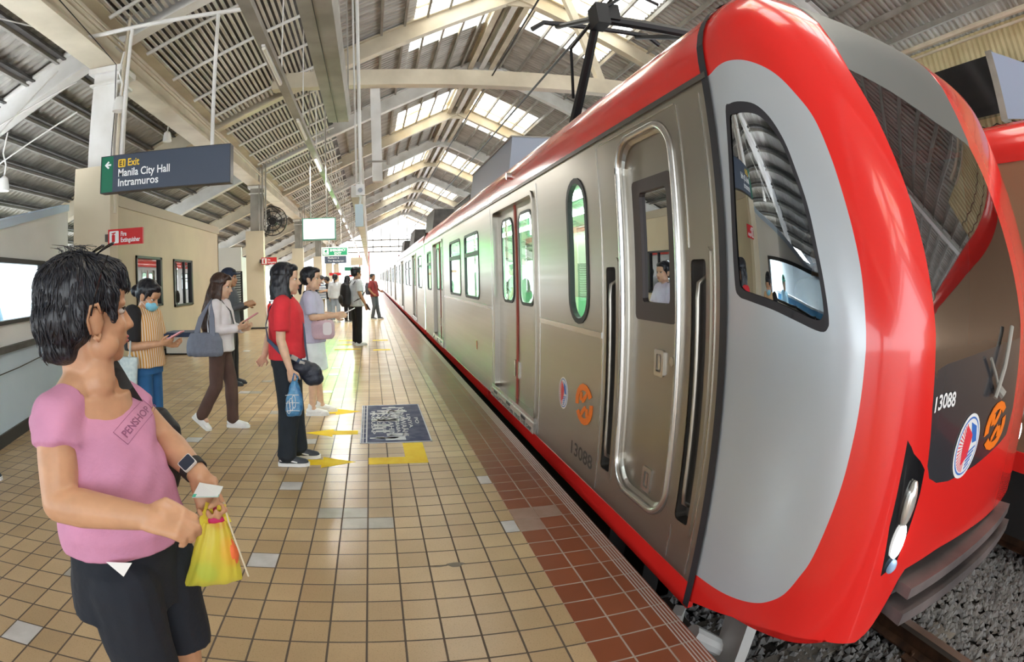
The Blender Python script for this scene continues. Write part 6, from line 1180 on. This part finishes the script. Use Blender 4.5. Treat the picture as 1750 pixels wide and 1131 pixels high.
# neck opening: take away the cloth lying round the neck
bm = bmesh.new(); bm.from_mesh(tee.data); nc = nb_ + tu * .058 + tf * .034
kill = [v for v in bm.verts if ((v.co - nc).dot(tf) / .098) ** 2 + ((v.co - nc).dot(tl_) / .076) ** 2 + ((v.co - nc).dot(tu) / .080) ** 2 < 1]
bmesh.ops.delete(bm, geom=kill, context='VERTS'); bmesh.ops.delete(bm, geom=[f for f in bm.faces if abs(f.normal.z) > .86 and f.calc_center_median().z < V3(-0.592, 1.110, 0.835).z + .004], context='FACES'); bm.to_mesh(tee.data); bm.free(); tee.data.shade_smooth()
solid_from(tee, [('SOLIDIFY', dict(thickness=.004, offset=-1))])
tb2 = BVHTree.FromPolygons([v.co.copy() for v in tee.data.vertices], [tuple(p.vertices) for p in tee.data.polygons])
pc = V3(-0.426, 0.900, 1.184); eye_ = V3(0, 0, CAM_H); vd = (V3(-.55, 1.1, 1.05) - V3(-.10, .05, 1.35)).normalized(); pr_ = V3(.92, .38, 0); pu_ = pr_.cross(vd).normalized() * -1
if pu_.z < 0: pu_ = -pu_
ca, sa = math.cos(math.radians(47)), math.sin(math.radians(47))
def on_tee(u, v):
    o = pc + pr_ * (u * ca - v * sa) + pu_ * (u * sa + v * ca); h = tb2.ray_cast(o - vd * .2, vd); return h[0] - vd * .0018 if h[0] is not None else o + vd * .12
a = MB(); put_text(a, 'PENSHOP', on_tee, .024, -.045, -.008, fit=.086, bold=.0004)
for p, q in (((-.054, -.018), (.048, -.018)), ((.048, -.018), (.048, .022)), ((.048, .022), (-.054, .022)), ((-.054, .022), (-.054, -.018))):
    n_l = 8
    for j in range(n_l):
        x0, x1 = lerp(p[0], q[0], j / n_l), lerp(p[0], q[0], (j+1) / n_l); y0, y1 = lerp(p[1], q[1], j / n_l), lerp(p[1], q[1], (j+1) / n_l); a.tube([on_tee(x0, y0), on_tee(x1, y1)], .0006, 4)
a.build('chest_print', mat('print_plum', (.28, .09, .19), .6), tee)
a = MB(); c0 = V3(-0.535, 0.955, 0.838); a.add([c0 + V3(-.028, -.012, .012), c0 + V3(.030, .0, .012), c0 + V3(.006, -.008, -.022)], [(0,1,2)]); a.build('undershirt_tip', M['white'], tee)
# wide cropped navy trousers
pb = Blob(); pb.rings([(V3(-0.598, 1.120, 0.828), tf*.116, tl_*.152), (V3(-0.613, 1.120, 0.727), tf*.124, tl_*.162), (V3(-0.621, 1.120, 0.645), tf*.126, tl_*.165)])
for x, y, z1 in ((-.585, 1.035, .40), (-.545, 1.205, .455)): pb.cone(V3(x, y, .74), V3(x, y, .55), .094, .088); pb.sleeve(V3(x, y, .62), V3(x + .005, y, z1), .090, .086)
pb.build('trousers', C_['navy_twill'], wp_, .0065, 4, (.005, 16))
for y in (1.03, 1.21): shoe(wp_, V3(-.59 if y < 1.1 else -.55, y, 0), frame_of(-5), .95, SH_D, SOLE)
# what she wears and holds
w1_ = thing('wristwatch', 'black smart watch on the woman\'s left wrist', 'watch', PT['WrL']); wd_ = (PT['WrL'] - PT['ElL']).normalized(); wc = lerp(PT['ElL'], PT['WrL'], .84); xo = wd_.orthogonal().normalized(); yo = wd_.cross(xo)
a = MB(); a.loft([[wc + wd_ * z + (xo * math.cos(t) + yo * math.sin(t)) * r for t in [2*PI*j/24 for j in range(24)]] for z, r in ((-.011, .030), (-.011, .0335), (.011, .0325), (.011, .029))], caps=False); a.build('band', M['rubber'], w1_, smooth=40)
vn = (eye_ - wc); vn = (vn - wd_ * vn.dot(wd_)).normalized(); vs_ = wd_.cross(vn); a = MB(); a.prism(roundrect(-.019, .019, -.0165, .0165, .005, 3), lambda u, v, t: wc + wd_ * v + vs_ * u + vn * (.031 + t), 0, .008); a.build('case', M['white_steel'], w1_); a = MB(); a.prism(roundrect(-.017, .017, -.0145, .0145, .004, 3), lambda u, v, t: wc + wd_ * v + vs_ * u + vn * (.039 + t), 0, .001); a.build('screen', mat('watch_glass', (.03, .045, .07), .1), w1_)
cdt_ = thing('card', 'white card with a green edge held by the woman in pink', 'card', V3(-0.378, 1.150, 0.949)); cq = [V3(-0.409, 1.125, 0.942), V3(-0.400, 1.165, 0.964), V3(-0.344, 1.165, 0.957), V3(-0.346, 1.125, 0.947)]; cn = (cq[1] - cq[0]).cross(cq[2] - cq[1]).normalized() * .0012
a = MB(); a.add([p + cn for p in cq] + [p - cn for p in cq], [(0,1,2,3), (7,6,5,4), (0,4,5,1), (1,5,6,2), (2,6,7,3), (3,7,4,0)]); a.build('sheet', mat('card_white', (.78, .84, .84), .4), cdt_)
a = MB(); s1 = 1.6
for sg in (1.25, -1.25): a.add([cq[0] + cn * sg, lerp(cq[0], cq[1], .22) + cn * sg, lerp(cq[3], cq[2], .22) + cn * sg, cq[3] + cn * sg], [(0,1,2,3)])
a.build('green_edge', mat('card_green', (.08, .55, .38), .4), cdt_)
yb_ = thing('plastic_bag', 'yellow plastic carrier bag hanging from the woman\'s left hand', 'bag', V3(-0.388, 1.160, 0.757))
YB = bpy.data.materials.new('yellow_film'); YB.use_nodes = True; n, l = nodes(YB); pbs = n['Principled BSDF']; pbs.inputs['Base Color'].default_value = (.95, .88, .13, 1); pbs.inputs['Roughness'].default_value = .3; trn = n.new('ShaderNodeBsdfTransparent'); trn.inputs[0].default_value = (1, .97, .62, 1); tls = n.new('ShaderNodeBsdfTranslucent'); tls.inputs[0].default_value = (1, .92, .22, 1); m1 = n.new('ShaderNodeMixShader'); m1.inputs[0].default_value = .45; m2 = n.new('ShaderNodeMixShader'); m2.inputs[0].default_value = .34; l.new(pbs.outputs[0], m1.inputs[1]); l.new(tls.outputs[0], m1.inputs[2]); l.new(m1.outputs[0], m2.inputs[1]); l.new(trn.outputs[0], m2.inputs[2]); l.new(m2.outputs[0], n['Material Output'].inputs[0])
by = V3(.92, .39, 0); bx = V3(-.39, .92, 0); a = MB(); rr_ = []
for c, w_, d_2 in ((V3(-0.374, 1.160, 0.870), .028, .014), (V3(-0.377, 1.160, 0.846), .036, .024), (V3(-0.382, 1.160, 0.806), .047, .034), (V3(-0.387, 1.160, 0.765), .057, .040), (V3(-0.393, 1.160, 0.726), .066, .040), (V3(-0.396, 1.160, 0.705), .070, .030), (V3(-0.397, 1.160, 0.694), .069, .004)):
    rr_.append([c + by * (math.copysign(abs(math.cos(t)) ** .75, math.cos(t)) * w_ * (1 + .045 * math.sin(t * 9 + len(rr_)))) + bx * (math.sin(t) * d_2 * (1 + .10 * math.sin(t * 11 + len(rr_) * .7))) for t in [2*PI*j/64 for j in range(64)]])
a.loft(rr_, caps=False); a.build('bag_body', YB, yb_, smooth='all')
a = MB()
for s, top in ((-1, V3(-0.377, 1.140, 0.915)), (1, V3(-0.350, 1.150, 0.912))):
    for f_ in (-1, 1): strap(a, [(V3(-0.375, 1.160, 0.861) + by * (.020 * s + .012 * f_) , -bx), (V3(-0.373, 1.160, 0.879) + by * (.017 * s + .008 * f_), -bx), (lerp(V3(-0.369, 1.150, 0.890) + by * .015 * s, top, .7), -bx), (top + V3(0, .012, .004), -bx)], .020, .002)
a.build('handle', YB, yb_)
for nm, c, r_, col, lb in (('wrapped_item', V3(-0.413, 1.160, 0.729), (.030, .022, .026), (.10, .55, .45), 'green wrapped item at the bottom of the yellow bag'), ('packet', V3(-0.351, 1.165, 0.787), (.022, .018, .042), (.75, .16, .05), 'orange packet inside the yellow bag'), ('cloth_bundle', V3(-0.375, 1.165, 0.877), (.022, .016, .030), (.55, .02, .13), 'crimson cloth showing between the yellow bag handles')):
    q = Blob(); q.ell(c, r_); q.ell(c + V3(.008, .004, -.01), (r_[0] * .8, r_[1], r_[2] * .8)); o = q.build(nm, cloth(nm, col, 30, .3, .6), None, .005, 2, (.004, 40)); tag(o, lb, nm.split('_')[-1] if nm != 'wrapped_item' else 'item')
a = MB(); a.tube([V3(-0.349, 1.170, 0.916), V3(-0.335, 1.150, 0.869), V3(-0.315, 1.140, 0.797), V3(-0.302, 1.140, 0.733)], .0022, 6); tag(a.build('cord', mat('pale_cord', (.62, .55, .40), .6)), 'thin pale cord dangling beside the yellow bag', 'cord')
sb2 = thing('shoulder_bag', 'black shoulder bag hanging behind the woman in pink', 'bag', V3(-0.561, 1.330, 0.993)); q = Blob(); q.rings([(V3(-0.570, 1.340, 1.093), by * .035, bx * .03), (V3(-0.565, 1.340, 1.046), by * .065, bx * .045), (V3(-0.577, 1.340, 0.948), by * .075, bx * .05), (V3(-0.587, 1.340, 0.871), by * .06, bx * .04)], 22); q.build('bag_body', cloth('black_bag_cloth', (.014, .015, .019), 50, .3, .6), sb2, .007, 3, (.006, 18))
a = MB(); strap(a, [(V3(-0.642, 1.215, 1.252), (0, -.2, 1)), (V3(-0.613, 1.195, 1.240), (.3, -.4, .8)), (V3(-0.589, 1.185, 1.211), (.5, -.8, .3)), (V3(-0.567, 1.185, 1.173), (.5, -.8, .2)), (V3(-0.559, 1.220, 1.129), (.6, -.8, .1)), (V3(-0.568, 1.290, 1.082), (.6, -.8, 0))], .034, .004); a.build('strap', M['rubber'], sb2)
gl1 = thing('eyeglasses', 'thin framed glasses pushed up on the pink woman\'s hair', 'glasses', Q(0, 0, .12)); a = MB()
for s in (-1, 1): a.tube([Q(.034, .068*s, .112), Q(.010, .090*s, .075), Q(-.008, .098*s, .03), Q(-.018, .094*s, -.008)], .0019, 6)
a.build('temple', M['black_gloss'], gl1); a = MB()
for s in (-1, 1): a.tube([Q(.040 + .020 * math.cos(t) - .006 * abs(math.sin(t)), .036*s + .030 * math.sin(t), .128 + .012 * math.cos(t + .4)) for t in [2*PI*j/18 for j in range(19)]], .0018, 6)
a.tube([Q(.042, -.01, .136), Q(.044, 0, .139), Q(.042, .01, .136)], .002, 6); a.build('frame', M['black_gloss'], gl1)
# shoe of someone just outside the left edge
es = thing('shoe', 'black shoe tip with a white sole at the left picture edge', 'shoe', (-2.93, 3.3, 0)); shoe(es, V3(-3.0, 3.3, 0), frame_of(0), 1.0, SH_D, SOLE)

# ------------------------------------------------------------------ every loose piece its own part
def split_islands(o):
    bm = bmesh.new(); bm.from_mesh(o.data); bm.verts.ensure_lookup_table(); seen = set(); isl = []
    for v in bm.verts:
        if v.index in seen: continue
        st = [v]; seen.add(v.index); g = set()
        while st:
            q = st.pop(); g.add(q.index)
            for e in q.link_edges:
                w_ = e.other_vert(q)
                if w_.index not in seen: seen.add(w_.index); st.append(w_)
        isl.append(g)
    bm.free()
    if len(isl) < 2: return
    src = o.data
    for i, g in enumerate(isl):
        b2 = bmesh.new(); b2.from_mesh(src); b2.verts.ensure_lookup_table(); bmesh.ops.delete(b2, geom=[v for v in b2.verts if v.index not in g], context='VERTS')
        me = src.copy(); b2.to_mesh(me); b2.free()
        if i == 0: first = me
        else: c = o.copy(); c.data = me; COL.objects.link(c)
    o.data = first
for o in list(bpy.data.objects):
    if o.type == 'MESH' and o.name.split('.')[0] in ('end_wall', 'grab_pole', 'cabin_lamp', 'interior_panel', 'cab_panel', 'red_sill_band', 'red_roof_edge', 'strap', 'temple', 'ear_loop', 'seat_bench', 'buckle'): split_islands(o)
